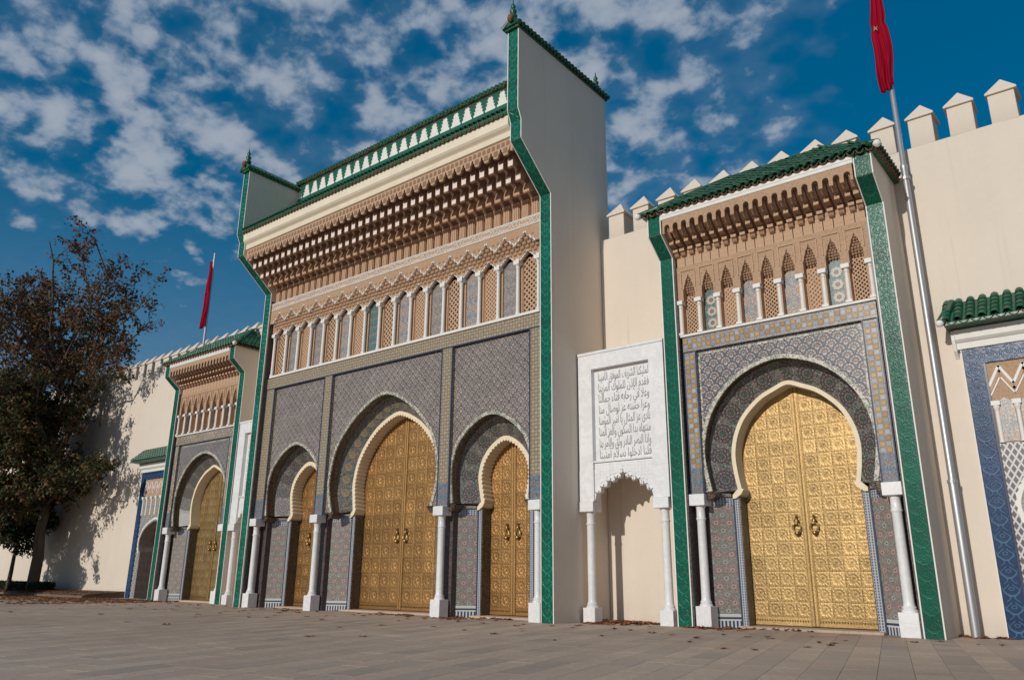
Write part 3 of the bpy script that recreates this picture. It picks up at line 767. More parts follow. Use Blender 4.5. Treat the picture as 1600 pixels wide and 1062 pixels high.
    latA = diag_lattice(p-.20, 1.42, .145, .042, 'stucco_plain'); latB = diag_lattice(p-.20, 1.42, .118, .046, 'stucco_plain')
    MB().box(-5.55, 5.55, BP+.20, -.56, 6.98, 8.9).build('arcade_backing', 'dark', root)  # dark sheet stands for the shade behind the lattice holes
    tp = MB().prism([(-(p-.15)/2, 0)]+[((p-.15)/2, 0), ((p-.15)/2, 1.38)]+[((p-.15)/2*math.cos(a), 1.38+.12*math.sin(a)) for a in (.5, 1., PI/2, 2.1, 2.6)]+[(-(p-.15)/2, 1.38)], 0, .03)
    tms = [tp.mesh('tile_panel', k) for k in ('zgrey', 'zblue', 'zgreen', 'zgrey')]
    for i in range(N):
        x = X0+(i+.5)*p
        if i % 2 == 0: ob('lattice_screen', latA if i % 4 == 0 else latB, root, (x, BP+.12, 7.09))
        else:
            k = {7: 2, 9: 1, 13: 1, 5: 1}.get(i, 0); ob('tile_panel', tms[k], root, (x, BP+.12, 7.045))
    # pointed lower arches with white edging
    notch = []
    edge = MB()
    for i in range(N):
        x = X0+(i+.5)*p; h = p/2-.045
        pts = [(x-h, 8.38), (x-h+.02, 8.44), (x-h*.62, 8.50), (x-h*.42, 8.56), (x-h*.18, 8.60), (x, 8.70)]
        pts += [(2*x-a, b) for a, b in reversed(pts[:-1])]
        notch.append(pts); ribbon(edge, pts, .026, BP-.028, BP+.04)
    MB().prism(notched(-5.55, 5.55, 8.98, 8.38, notch), BP-.01, BP+.11).build('arcade_arches', 'stucco', root)
    for i in range(N+1): edge.prism([(X0+i*p+.05*math.cos(a), 8.50+.075*math.sin(a)) for a in [k*PI/4 for k in range(8)]], BP-.03, BP+.02)
    edge.build('arch_edging', 'white', root)
    # scaly muqarnas between the two zigzags
    sc_ = MB()
    for r in range(6):
        t = r/5; z = 8.55+.098*r; y = lerp(BP-.015, -.935, t)
        nn = N*4
        for k in range(nn+1):
            x = X0+(k+.5*(r % 2))*p/4; q = ((x-X0)/p) % 1
            lim_lo = 8.42+.30*(1-abs(q-.5)*2)
            if z < lim_lo or x > 5.42: continue
            a = .070; d_ = .075
            sc_.add([(x-a, y+.05, z+.02), (x-a*.55, y+.04, z-.075), (x+a*.55, y+.04, z-.075), (x+a, y+.05, z+.02), (x, y+.05, z+.085), (x-a*.45, y-d_*.3, z-.045), (x+a*.45, y-d_*.3, z-.045), (x, y-d_*.62, z+.0)],
                    [(0, 1, 5), (1, 2, 6, 5), (2, 3, 6), (0, 5, 7), (5, 6, 7), (6, 3, 7), (0, 7, 4), (7, 3, 4)])
    tag(sc_.build('muqarnas_scales', 'stucco_plain', root), kind='stuff')
    notch = []; edge = MB()
    for i in range(N):
        x = X0+(i+.5)*p; h = p/2
        pts = [(x-h+.001, 8.80), (x-h*.78, 8.90), (x-h*.66, 8.885), (x-h*.46, 8.99), (x-h*.34, 8.975), (x-h*.15, 9.06), (x, 9.14)]
        pts += [(2*x-a, b) for a, b in reversed(pts[:-1])]; notch.append(pts); ribbon(edge, pts, .030, -.955, -.90)
    MB().prism(notched(-5.565, 5.565, 9.24, 8.80, notch), -.935, -.84).build('zigzag_frieze', 'stucco', root)
    edge.build('zigzag_edging', 'white', root)
    # geometric band
    band = MB().box(-5.565, 5.565, -.93, -.83, 9.245, 9.50).build('ornament_band', 'stucco_plain', root)
    ln = MB()
    for z in (9.258, 9.285, 9.462, 9.488): ln.box(-5.55, 5.55, -.945, -.92, z-.008, z+.008)
    for i in range(N+1):
        x = X0+i*p
        if abs(x) < 5.45:
            for a in range(8):
                b0, b1 = a*PI/4+PI/8, (a+1)*PI/4+PI/8
                ribbon(ln, [(x+.062*math.cos(b0), 9.374+.062*math.sin(b0)), (x+.062*math.cos(b1), 9.374+.062*math.sin(b1))], .022, -.947, -.92)
            ribbon(ln, [(x-.11, 9.45), (x-.05, 9.374), (x-.11, 9.30)], .014, -.945, -.92); ribbon(ln, [(x+.11, 9.45), (x+.05, 9.374), (x+.11, 9.30)], .014, -.945, -.92)
        if i < N:
            a, b = x+.13, x+p-.13
            ribbon(ln, [(a, 9.374), (a+.045, 9.43), (b-.045, 9.43), (b, 9.374), (b-.045, 9.318), (a+.045, 9.318), (a, 9.374)], .020, -.944, -.92)
    ln.build('band_lines', 'white', band)
    # fluted pilasters, cedar soffit, brackets, lambrequin
    NB = 36; q = 11.0/NB
    MB().box(-5.565, 5.565, -.80, -.6, 9.505, 10.12).build('frieze_back', 'cedar', root)
    fm = MB()
    for k in (-1, 0, 1): fm.box(k*.062-.025, k*.062+.025, -.062, .03, 0, .44)
    fm.box(-.105, .105, -.03, .03, 0, .44); fm.box(-.115, .115, -.075, .03, .4405, .50)
    fme = fm.mesh('pilaster', 'stucco_plain')
    zs = lambda y: 10.0+(-.80-y)*.79
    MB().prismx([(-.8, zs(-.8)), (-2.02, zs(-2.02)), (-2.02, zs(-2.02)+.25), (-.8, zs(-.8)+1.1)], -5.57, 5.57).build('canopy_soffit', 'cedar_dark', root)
    bms = []
    for j, (dpt, w_) in enumerate(((.43, .175), (.43, .175), (.36, .20))):
        P = [(.13, .10), (.10, -.02), (.055, -.11), (.02, -.18), (0, -.24), (0, -dpt+.02), (.02, -dpt), (.10, -dpt+.02), (.15, -dpt+.09), (.22, -.20), (.26, .0), (.26, .14)]
        b = MB().prismx(P, -w_/2, w_/2).mesh('bracket', 'cedar' if j < 2 else 'stucco_plain', bevel=.014)
        t = MB().box(-w_/2+.014, w_/2-.014, -.008, .004, -dpt+.022, -.25).mesh('sunlit_tip', 'tip')  # pale plate paints the sunlit lower end of the bracket
        bms.append((b, t))
    for i in range(NB):
        x = -5.5+q*(i+.5)
        ob('pilaster', fme, root, (x, -.83, 9.505))
        for j, yf in enumerate((-1.86, -1.56, -1.24)):
            o = ob('bracket', bms[j][0], root, (x, yf, zs(yf)))
            if j < 2: ob('sunlit_tip', bms[j][1], o)
    lam = MB(); h = q/2
    pts = [(-h, 0), (-h, .30), (h, .30), (h, 0), (h-.05, 0), (h-.06, .04), (h-.045, .04)]
    P = [(-h+.001, .40), (-h+.001, .21), (-h+.022, .19), (-h+.034, .12), (-.085, .09), (-.075, .04), (-.055, .0), (.055, .0), (.075, .04), (.085, .09), (h-.034, .12), (h-.022, .19), (h-.001, .21), (h-.001, .40)]
    lam.prism(P, 0, .06); lam.cur = 1
    for k in (-.076, .076): lam.prism([(k-.052, .24), (k+.052, .24), (k+.052, .34), (k+.03, .365), (k-.03, .365), (k-.052, .34)], -.003, .005)
    lam.prism([(-.06, .05), (.06, .05), (.07, .10), (.06, .20), (-.06, .20), (-.07, .10)], -.003, .005)
    lme = lam.mesh('lambrequin', ['stucco_plain', 'cedar_dark'])
    for i in range(NB): ob('lambrequin', lme, root, (-5.5+q*(i+.5), -2.06, 10.64))
    for s in (-1, 1): MB().box(*sorted((s*5.501, s*5.57)), -2.06, -2.0, 10.7, 11.04).build('lambrequin_end', 'stucco_plain', root)
    # cornice
    MB().prismx([(-2.07, 11.045), (-2.11, 11.06), (-2.13, 11.15), (-2.10, 11.17), (-2.12, 11.21), (-2.20, 11.27), (-2.24, 11.32), (-2.25, 11.555), (-1.9, 11.555), (-1.9, 11.045)], -5.57, 5.57).build('cornice', 'cornice', root)
    MB().prismx([(-1.89, 11.05), (-1.89, 11.6), (.3, 13.3), (.3, 11.05)], -5.565, 5.565).build('roof_core', 'cream', root)
    # steep green roof and its eave tiles
    MB().prismx([(-2.28, 11.558), (-2.31, 11.60), (-2.31, 11.70), (-.33, 13.40), (-.33, 13.30), (-2.2, 11.558)], -5.57, 5.57).build('roof', 'gtile', root)
    up = half_tile(.058, .5); dn = half_tile(.064, .3, -1)
    sl_ = math.atan2(1.72, 2.03)
    ev = MB(); nE = 74; qe = 11.1/nE
    def put(mb, src, x, y, z, a):
        c_, s_ = math.cos(a), math.sin(a)
        mb.add([(vx+x, vy*c_-vz*s_+y, vy*s_+vz*c_+z) for vx, vy, vz in src.v], src.f)
    ev.cur = 0
    for i in range(nE):
        put(ev, up, -5.55+qe*(i+.5), -2.35, 11.655, sl_)
    ev.cur = 1
    for i in range(nE): put(ev, dn, -5.55+qe*i+.01, -2.335, 11.60, sl_*.6)
    tag(ev.build('eave_tiles', ['gtile', 'clay'], root), kind='stuff')
    # parapet with green stepped merlon motifs
    par = MB().box(-5.57, 5.57, -.33, .1, 13.42, 14.08).build('parapet', 'white', root)
    mo = []
    for wv, za, zb in ((.026, 0, .10), (.068, .10, .17), (.044, .17, .205), (.098, .205, .275), (.075, .275, .31), (.125, .31, .38), (.10, .38, .41), (.145, .41, .47)): mo.append((wv, za, zb))
    P = [];
    for wv, za, zb in mo: P += [(wv, za), (wv, zb)]
    P = P+[(-a, b) for a, b in reversed(P)]
    mme = MB().prism(P, -.012, .004).mesh('stepped_motif', 'gmotif')
    nM = 25; qm = 11.1/nM
    for i in range(nM): ob('stepped_motif', mme, par, (-5.55+qm*(i+.5), -.33, 13.56))
    MB().box(-5.565, 5.565, -.347, -.3, 13.42, 13.565).build('green_base_band', 'gmotif', par)
    rg = MB(); rg.prismx([(-.45, 14.085), (-.45, 14.12), (-.1, 14.32), (.2, 14.12), (.2, 14.085)], -5.57, 5.57)
    rg.tube([(-5.56, -.1, 14.33), (5.56, -.1, 14.33)], .07, 8)
    for i in range(nE): rg.tube([(-5.55+qe*(i+.5), -.5, 14.12), (-5.55+qe*(i+.5), -.1, 14.33)], [.058, .05], 8)
    rg.build('ridge_coping', 'gtile', root)
    cl_ = MB()
    for i in range(nE): put(cl_, dn, -5.55+qe*i+.01, -.49, 14.115, .5)
    cl_.build('coping_underside', 'clay', root)
    return root
main_gate()

# ------------------------------------------------------------------ side gates
def side_gate(cx, label):
    root = empty('side_gate', (cx, 0, 0), label, 'gate', 'pair of smaller side gates')
    BP, SP, S1, JP, DP = PL = (.10, .18, .40, .66, .97)
    prof = [(0, 0), (0, 7.815), (-.49, 8.227), (-.49, 8.675)]
    for s in (-1, 1):
        xa, xb = sorted((s*2.06, s*2.395))
        pier(root, xa, xb, prof, 1.19, 8.675, -s, 'green')
        MB().box(*sorted((s*2.03, s*2.058)), .012, .3, 0, 7.6).build('pier_reveal', 'piersid', root)
        MB().box(*sorted((s*1.76, s*2.028)), .36, DP+.1, 0, 2.535).build('bay_pier', 'piersid', root)
        x0, x1 = sorted((s*1.70, s*1.99))
        MB().box(x0, x1, BP, SP+.06, 2.57, 5.58).build('tile_border', 'zgrey', root)
        MB().box(x0+.02, x1-.02, BP-.006, BP+.02, 2.575, 3.08).build('border_foot', 'zfoot', root)
        mb = MB()
        for q in (x0+.008, x1-.008): mb.box(q-.012, q+.012, BP-.011, BP+.01, 2.575, 5.6)
        mb.build('border_edge', 'navy', root)
        column(root, s*1.855, .20, 2.57, .40, .32, .09, .335, .23)
    MB().box(-2.028, 2.028, DP+.08, 1.185, 0, 8.6).build('gate_back', 'cream', root)
    bay(root, 0, [(1.56, 2.62), (1.65, 3.1), (1.675, 3.45), (1.60, 3.88), (1.44, 4.27), (1.15, 4.65), (.8, 4.92), (.4, 5.09), (0, 5.16)],
        [(1.20, 2.66), (1.26, 3.0), (1.285, 3.4), (1.20, 3.8), (1.0, 4.18), (.64, 4.52), (.3, 4.69), (0, 4.79)], 1.185, PL, -1.70, 1.70, 5.60,
        dict(fan='zfan2', nros=13, rrad=.215, rmat='rosette', scallop=False, zd=4.82, ms=.28, brass='brass', md=.015))
    fl_ = MB(); fl_.box(-1.66, 1.66, SP-.012, SP+.02, 5.51, 5.55)
    for s in (-1, 1): fl_.box(s*1.66-.02, s*1.66+.02, SP-.012, SP+.02, 3.9, 5.508)
    fl_.build('panel_fillet', 'braid', root)
    # top border with individual ochre tiles
    MB().box(-1.99, 1.99, BP-.002, SP+.06, 5.605, 5.935).build('tile_border', 'zgrey', root)
    t = .098
    tm = MB().box(-t/2, t/2, -.008, .004, -t/2, t/2).mesh('ochre_tile', 'ochre', bevel=.003); wm = MB().box(-t/2, t/2, -.006, .004, -t/2, t/2).mesh('pale_tile', 'paletile', bevel=.003)
    pt = .106
    for s in (-1, 1):
        for j in range(23):
            for k in range(2): ob('ochre_tile' if (j+k) % 2 else 'pale_tile', tm if (j+k) % 2 else wm, root, (s*1.845+(k-.5)*pt, BP+R.uniform(-.001, .001), 3.14+pt*j))
    for j in range(37):
        for k in range(2): ob('ochre_tile' if (j+k) % 2 else 'pale_tile', tm if (j+k) % 2 else wm, root, (-1.925+j*.107, BP-.002+R.uniform(-.001, .001), 5.715+k*.112))
    # arcade of nine niches
    MB().box(-2.02, 2.02, BP-.05, BP+.2, 5.937, 5.985).build('sill', 'white', root, bevel=.006)
    N = 9; p = 3.97/N; X0 = -1.985
    cm = MB(); cm.box(-.06, .06, -.06, .06, 0, .05); cm.lathe([(.05, .05), (.04, .08), (.036, .62), (.048, .63), (.038, .645), (.045, .68), (.06, .70)], 0, 0, 12); cm.box(-.078, .078, -.078, .078, .70, .785)
    cme = cm.mesh('arcade_column', 'white')
    for i in range(N+1): ob('arcade_column', cme, root, (X0+i*p, BP-.005, 5.985))
    MB().box(-2.02, 2.02, .30, .5, 5.99, 7.56).build('arcade_backing', 'stucco_plain', root)
    MB().box(-2.0, 2.0, .285, .298, 6.0, 6.85).build('arcade_shade', 'dark', root)  # thin dark sheet paints the shade seen through the lattices
    for i in range(N+1): MB().box(X0+i*p-.055, X0+i*p+.055, .085, .282, 5.99, 6.765).build('arcade_pier', 'stucco_plain', root)
    latA = diag_lattice(p-.17, .86, .088, .026, 'stucco_plain'); latB = diag_lattice(p-.17, .86, .095, .042, 'stucco_plain')
    hw = (p-.13)/2
    tpm = MB().prism([(-hw, 0), (hw, 0), (hw, .82)]+[(hw*math.cos(a), .82+.15*math.sin(a)) for a in (.5, 1., PI/2, 2.1, 2.6)]+[(-hw, .82)], 0, .03)
    tms = {1: tpm.mesh('tile_panel', 'zgreen'), 3: tpm.mesh('tile_panel', 'zblue'), 5: tpm.mesh('tile_panel', 'zblue'), 7: tpm.mesh('tile_panel', 'zgreen')}
    rosm = MB().prism([(.115*math.cos(k*PI/12), .115*math.sin(k*PI/12)) for k in range(24)], -.006, .003).mesh('rosette', 'ros_pale')
    notch = []; fr = MB(); sc_ = MB()
    for i in range(N):
        x = X0+(i+.5)*p
        if i % 2 == 0: ob('lattice_screen', latA if i in (0, 4, 8) else latB, root, (x, .235, 6.04))
        else:
            o = ob('tile_panel', tms[i], root, (x, .235, 5.99))
            if i in (1, 7):
                for k in range(3): ob('rosette', rosm, o, (0, -.001, .20+.26*k))
        h = .135
        pts = [(x-h, 6.77), (x-h, 7.02), (x-h+.025, 7.06), (x-h+.03, 7.12), (x-h*.55, 7.19), (x-h*.5, 7.24), (x-h*.2, 7.30), (x, 7.40)]
        pts += [(2*x-a, b) for a, b in reversed(pts[:-1])]; notch.append(pts)
        fr.box(x-.165, x+.165, .062, .09, 7.455, 7.475)
        for s in (-1, 1): fr.box(x+s*.165-.01, x+s*.165+.01, .062, .09, 7.06, 7.4545)
        for r in range(8):
            z = 6.99+.055*r; wd = h*(1-max(0, r-1)/7.5)
            nk = max(1, int(wd*2/.055))
            for k in range(nk):
                xx = x+(k-(nk-1)/2)*.058; yb = .20-.012*r
                sc_.add([(xx-.03, yb, z), (xx, yb, z-.045), (xx+.03, yb, z), (xx, yb, z+.035), (xx, yb-.045, z-.012)], [(0, 1, 4), (1, 2, 4), (2, 3, 4), (3, 0, 4), (0, 3, 2, 1)])
    MB().prism(notched(-2.028, 2.028, 7.58, 6.77, notch), .085, .24).build('niche_frieze', 'stucco', root)
    fr.build('niche_frames', 'stucco_plain', root)
    tag(sc_.build('muqarnas_scales', 'stucco_plain', root), kind='stuff')
    # boards, corbels, lambrequin
    NB = 20; q = 4.04/NB
    bm_ = MB().box(-q/2+.008, q/2-.008, .10, .14, 7.585, 7.95).mesh('frieze_board', 'stucco_plain')
    MB().box(-2.028, 2.028, .145, .3, 7.582, 8.6).build('board_back', 'dark', root)
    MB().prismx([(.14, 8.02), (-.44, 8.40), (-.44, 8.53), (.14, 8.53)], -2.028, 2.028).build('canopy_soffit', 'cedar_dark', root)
    P1 = [(.13, 7.84), (.08, 7.80), (.03, 7.83), (.0, 7.90), (-.03, 7.92), (-.03, 7.97), (.02, 8.0), (-.08, 8.02), (-.13, 8.03), (-.19, 8.03), (-.20, 8.10), (-.17, 8.13), (-.26, 8.17), (-.33, 8.24), (-.38, 8.30), (-.43, 8.42), (.13, 8.42)]
    cb = MB().prismx(P1, -.052, .052).mesh('bracket', 'cedar', bevel=.008)
    tp1 = MB().box(-.05, .05, -.212, -.19, 8.035, 8.10).mesh('sunlit_tip', 'stucco_plain'); tp2 = MB().box(-.058, .058, -.045, -.01, 7.905, 7.965).mesh('lower_block', 'stucco_plain')  # paler tip puts the sunlit front block into the colour
    notch = [small_arch(-2.02+q*(i+.5), .062, 8.20, 8.40) for i in range(NB)]
    for i in range(NB):
        ob('frieze_board', bm_, root, (-2.02+q*(i+.5), 0, 0))
    for i in range(NB+1):
        o = ob('bracket', cb, root, (max(-1.975, min(1.975, -2.02+q*i)), 0, 0)); ob('sunlit_tip', tp1, o); ob('lower_block', tp2, o)
    MB().prism(notched(-2.028, 2.028, 8.53, 8.20, notch), -.50, -.44).build('lambrequin', 'stucco', root)
    MB().prismx([(-.51, 8.535), (-.52, 8.55), (-.525, 8.60), (-.535, 8.61), (-.54, 8.672), (.4, 8.672), (.4, 8.535)], -2.056, 2.056).build('fascia', 'white', root)
    # hipped roof of green glazed tiles
    ex, y0, y1, z0, z1 = 2.50, -.545, 1.0, 8.69, 9.82
    dpt = y1-y0
    iy, ix, iz = y0+.02, ex-.02, 8.676
    core = MB().add([(-ex, y0, z0), (ex, y0, z0), (ex, 1.18, z0), (-ex, 1.18, z0), (-ex+dpt, y1, z1), (ex-dpt, y1, z1), (ex-dpt, 1.18, z1), (-ex+dpt, 1.18, z1), (-ix, iy, iz), (ix, iy, iz), (ix, 1.18, iz), (-ix, 1.18, iz)],
                    [(0, 1, 5, 4), (1, 2, 6, 5), (3, 0, 4, 7), (4, 5, 6, 7), (0, 8, 9, 1), (1, 9, 10, 2), (3, 11, 8, 0), (8, 11, 10, 9), (2, 10, 11, 3, 7, 6)]).build('roof', 'gtile', root)
    sl_ = math.atan2(z1-z0, dpt); SL = math.hypot(z1-z0, dpt)
    pt = .168; nn = int(2*ex/pt); L = .31
    tile = half_tile(.066, L).mesh('roof_tile', 'gtile', True); pan = half_tile(.074, .2, -1).mesh('pan_tile', 'clay', True)
    nc = 8
    for i in range(nn+1):
        x = -ex+.02+i*(2*ex-.04)/nn
        mxr = min(1., (ex-abs(x))/dpt)
        for j in range(nc):
            u = j/nc
            if u > mxr and j: break
            ob('roof_tile', tile, root, (x+R.uniform(-.008, .008), y0-.06+u*dpt+R.uniform(-.012, .012), z0+.03+u*(z1-z0)+.012), (sl_-.06, R.uniform(-.06, .06), R.uniform(-.04, .04)))
        if i < nn: ob('pan_tile', pan, root, (x+.5*(2*ex-.04)/nn, y0-.055, z0+.028), (sl_*.7, 0, 0))
    ns = 10
    for i in range(ns):                          # right hip slope
        y = y0+.08+i*(1.1-y0-.08)/ns
        mxr = min(1., (y-y0)/dpt)
        for j in range(nc):
            u = j/nc
            if u > mxr and j: break
            ob('roof_tile', tile, root, (ex+.06-u*dpt, y, z0+.042+u*(z1-z0)), (sl_-.06, 0, PI/2))
        ob('pan_tile', pan, root, (ex+.055, y+.08, z0+.028), (sl_*.7, 0, PI/2))
    hip = MB()
    for s in (-1, 1): hip.tube([(s*(ex+.05), y0-.05, z0+.06), (s*(ex-dpt), y1, z1+.06)], .075, 8)
    hip.tube([(-ex+dpt, y1+.03, z1+.05), (ex-dpt, y1+.03, z1+.05)], .075, 8)
    hip.build('ridge_tiles', 'gtile', root, True)
    for s in (-1, 1):
        MB().lathe([(0, -.075), (.05, -.055), (.078, 0), (.05, .055), (0, .075)], 0, 0, 14).build('end_ball', 'white', root, True, (s*(ex+.05), y0-.1, z0+.02))
    return root
side_gate(10.635, 'smaller gate with bright gold door, right of the carved marble inscription')
side_gate(-10.635, 'smaller gate beside the blue tiled gate on the left, under the far flag')

# ------------------------------------------------------------------ marble inscription fountains
def shape(s):
    base = {'ا': (0xFE8D, 0xFE8E, 0, 0), 'أ': (0xFE83, 0xFE84, 0, 0), 'إ': (0xFE87, 0xFE88, 0, 0), 'آ': (0xFE81, 0xFE82, 0, 0), 'د': (0xFEA9, 0xFEAA, 0, 0), 'ذ': (0xFEAB, 0xFEAC, 0, 0), 'ر': (0xFEAD, 0xFEAE, 0, 0), 'ز': (0xFEAF, 0xFEB0, 0, 0), 'و': (0xFEED, 0xFEEE, 0, 0), 'ؤ': (0xFE85, 0xFE86, 0, 0), 'ة': (0xFE93, 0xFE94, 0, 0), 'ى': (0xFEEF, 0xFEF0, 0, 0), 'ﻻ': (0xFEFB, 0xFEFC, 0, 0), 'ء': (0xFE80, 0, 0, 0)}
    for ch, a in zip('بتثجحخسشصضطظعغفقكلمنهي', (0xFE8F, 0xFE95, 0xFE99, 0xFE9D, 0xFEA1, 0xFEA5, 0xFEB1, 0xFEB5, 0xFEB9, 0xFEBD, 0xFEC1, 0xFEC5, 0xFEC9, 0xFECD, 0xFED1, 0xFED5, 0xFED9, 0xFEDD, 0xFEE1, 0xFEE5, 0xFEE9, 0xFEF1)):
        base[ch] = (a, a+1, a+2, a+3)
    s = s.replace('لا', 'ﻻ'); out = []
    for i, c in enumerate(s):
        if c not in base: out.append(c); continue
        f = base[c]; pv = i > 0 and s[i-1] in base and base[s[i-1]][2] != 0
        nx = i < len(s)-1 and s[i+1] in base and f[2] != 0 and s[i+1] != 'ء'
        k = 3 if pv and nx else 1 if pv else 2 if nx else 0
        out.append(chr(f[k] or f[0]))
    return ''.join(reversed(out))
LINES = ['لمليكنا الشريف الموفق الأمينا', 'فقدم الإذن للملوك المزينا', 'وعلا في رحابه فناء جمالنا', 'وعرا حسنه عز لوصال منا',
         'نادى عز المثال يا أمير المؤمنا', 'منتهاه بدا السكون والعز المنا', 'وإذا النصر النادر وثق والأمر بنا', 'قلنا ادخلوا بسلام آمنينا']
LM = []
def line_meshes():
    for t in LINES:
        cu = bpy.data.curves.new('line', 'FONT'); cu.body = shape(t); cu.size = 1; cu.resolution_u = 2; cu.offset = .004
        o = bpy.data.objects.new('line', cu); COL.objects.link(o)
        bpy.context.view_layer.update(); dg = bpy.context.evaluated_depsgraph_get()
        me = bpy.data.meshes.new_from_object(o.evaluated_get(dg)); bpy.data.objects.remove(o)
        xs = [v.co.x for v in me.vertices]; x0, x1 = min(xs), max(xs)
        for v in me.vertices: v.co = Vector(((v.co.x-x0)/(x1-x0)*1.32-.66, 0, v.co.y*.275))
        me.materials.clear(); me.materials.append(M['ink']); me.name = 'inscription_line'; LM.append(me)
line_meshes()
def fountain(cx, label):
    root = empty('wall_fountain', (cx, 0, 0), label, 'fountain', 'marble fountains between the gates')
    h = 1.125; rx0, rx1, rz0, rz1 = -.755, .755, 3.44, 5.58
    mb = MB()
    mb.box(-h, rx0, 0, .3, 3.245, 5.93); mb.box(rx1, h, 0, .3, 3.245, 5.93); mb.box(rx0, rx1, 0, .3, rz1, 5.93)
    mb.build('surround', 'marble', root)
    MB().box(-h-.012, h+.012, -.02, .32, 5.933, 6.0).build('top_slab', 'marble', root, bevel=.01)
    MB().box(rx0, rx1, .125, .3, rz0, rz1).build('inscription_panel', 'marble', root)
    for i, me in enumerate(LM): ob('inscription_line', me, root, (.02, .1205, 5.30-.258*i))
    MB().box(rx0+.001, rx1-.001, .005, .3, 3.40, rz0-.002).build('panel_sill', 'marble', root)
    for s in (-1, 1):
        MB().box(*sorted((s*.745, s*(h+.006))), -.01, .3, 2.55, 3.242).build('post', 'marble', root, bevel=.006)
        c = column(root, s*.93, .13, 2.545, .30, .30, .092, .36, .22)
    # lobed arch
    pts = []
    A = [(-.745, 2.56)]
    cent = [(-.60, 2.70, .085), (-.46, 2.82, .085), (-.30, 2.93, .095), (-.12, 3.0, .085)]
    lob = [(-.745, 2.60), (-.71, 2.74), (-.64, 2.76), (-.60, 2.72), (-.585, 2.86), (-.50, 2.90), (-.44, 2.84), (-.415, 2.98), (-.32, 3.02), (-.25, 2.95), (-.215, 3.05), (-.14, 3.07), (-.09, 3.02), (-.07, 3.12), (0, 3.20)]
    P = lob+[(-a, b) for a, b in reversed(lob[:-1])]
    MB().prism(holed(-.745, .745, 2.60, 3.398, P[1:-1]), .05, .2).build('lobed_arch', 'marble', root)
    ed = MB(); ribbon(ed, P, .035, .028, .06)
    out = [(x*1.0, z+.09) for x, z in P if abs(x) < .70]; ribbon(ed, out, .012, .040, .06)
    ed.build('arch_edging', 'marble', root)
    sp = MB(); k = 0
    for s in (-1, 1):
        for j in range(5):
            for i in range(6):
                x, z = s*(.70-.085*i), 3.35-.07*j
                if z > 3.14-.85*(abs(x)-.15)+.06: sp.prism([(x+.03*math.cos(a), z+.024*math.sin(a)) for a in [q*PI/3 for q in range(6)]], .044, .055)
    if sp.v: tag(sp.build('carved_spandrel', 'marble', root), kind='stuff')
    MB().box(-h+.01, h-.01, .305, 1.19, 3.30, 5.9).build('niche_vault', 'cream', root)
    return root
fountain(7.075, 'white marble fountain with carved Arabic inscription between central gate and gold door')
fountain(-7.075, 'white marble fountain squeezed behind the left edge of the central gate')

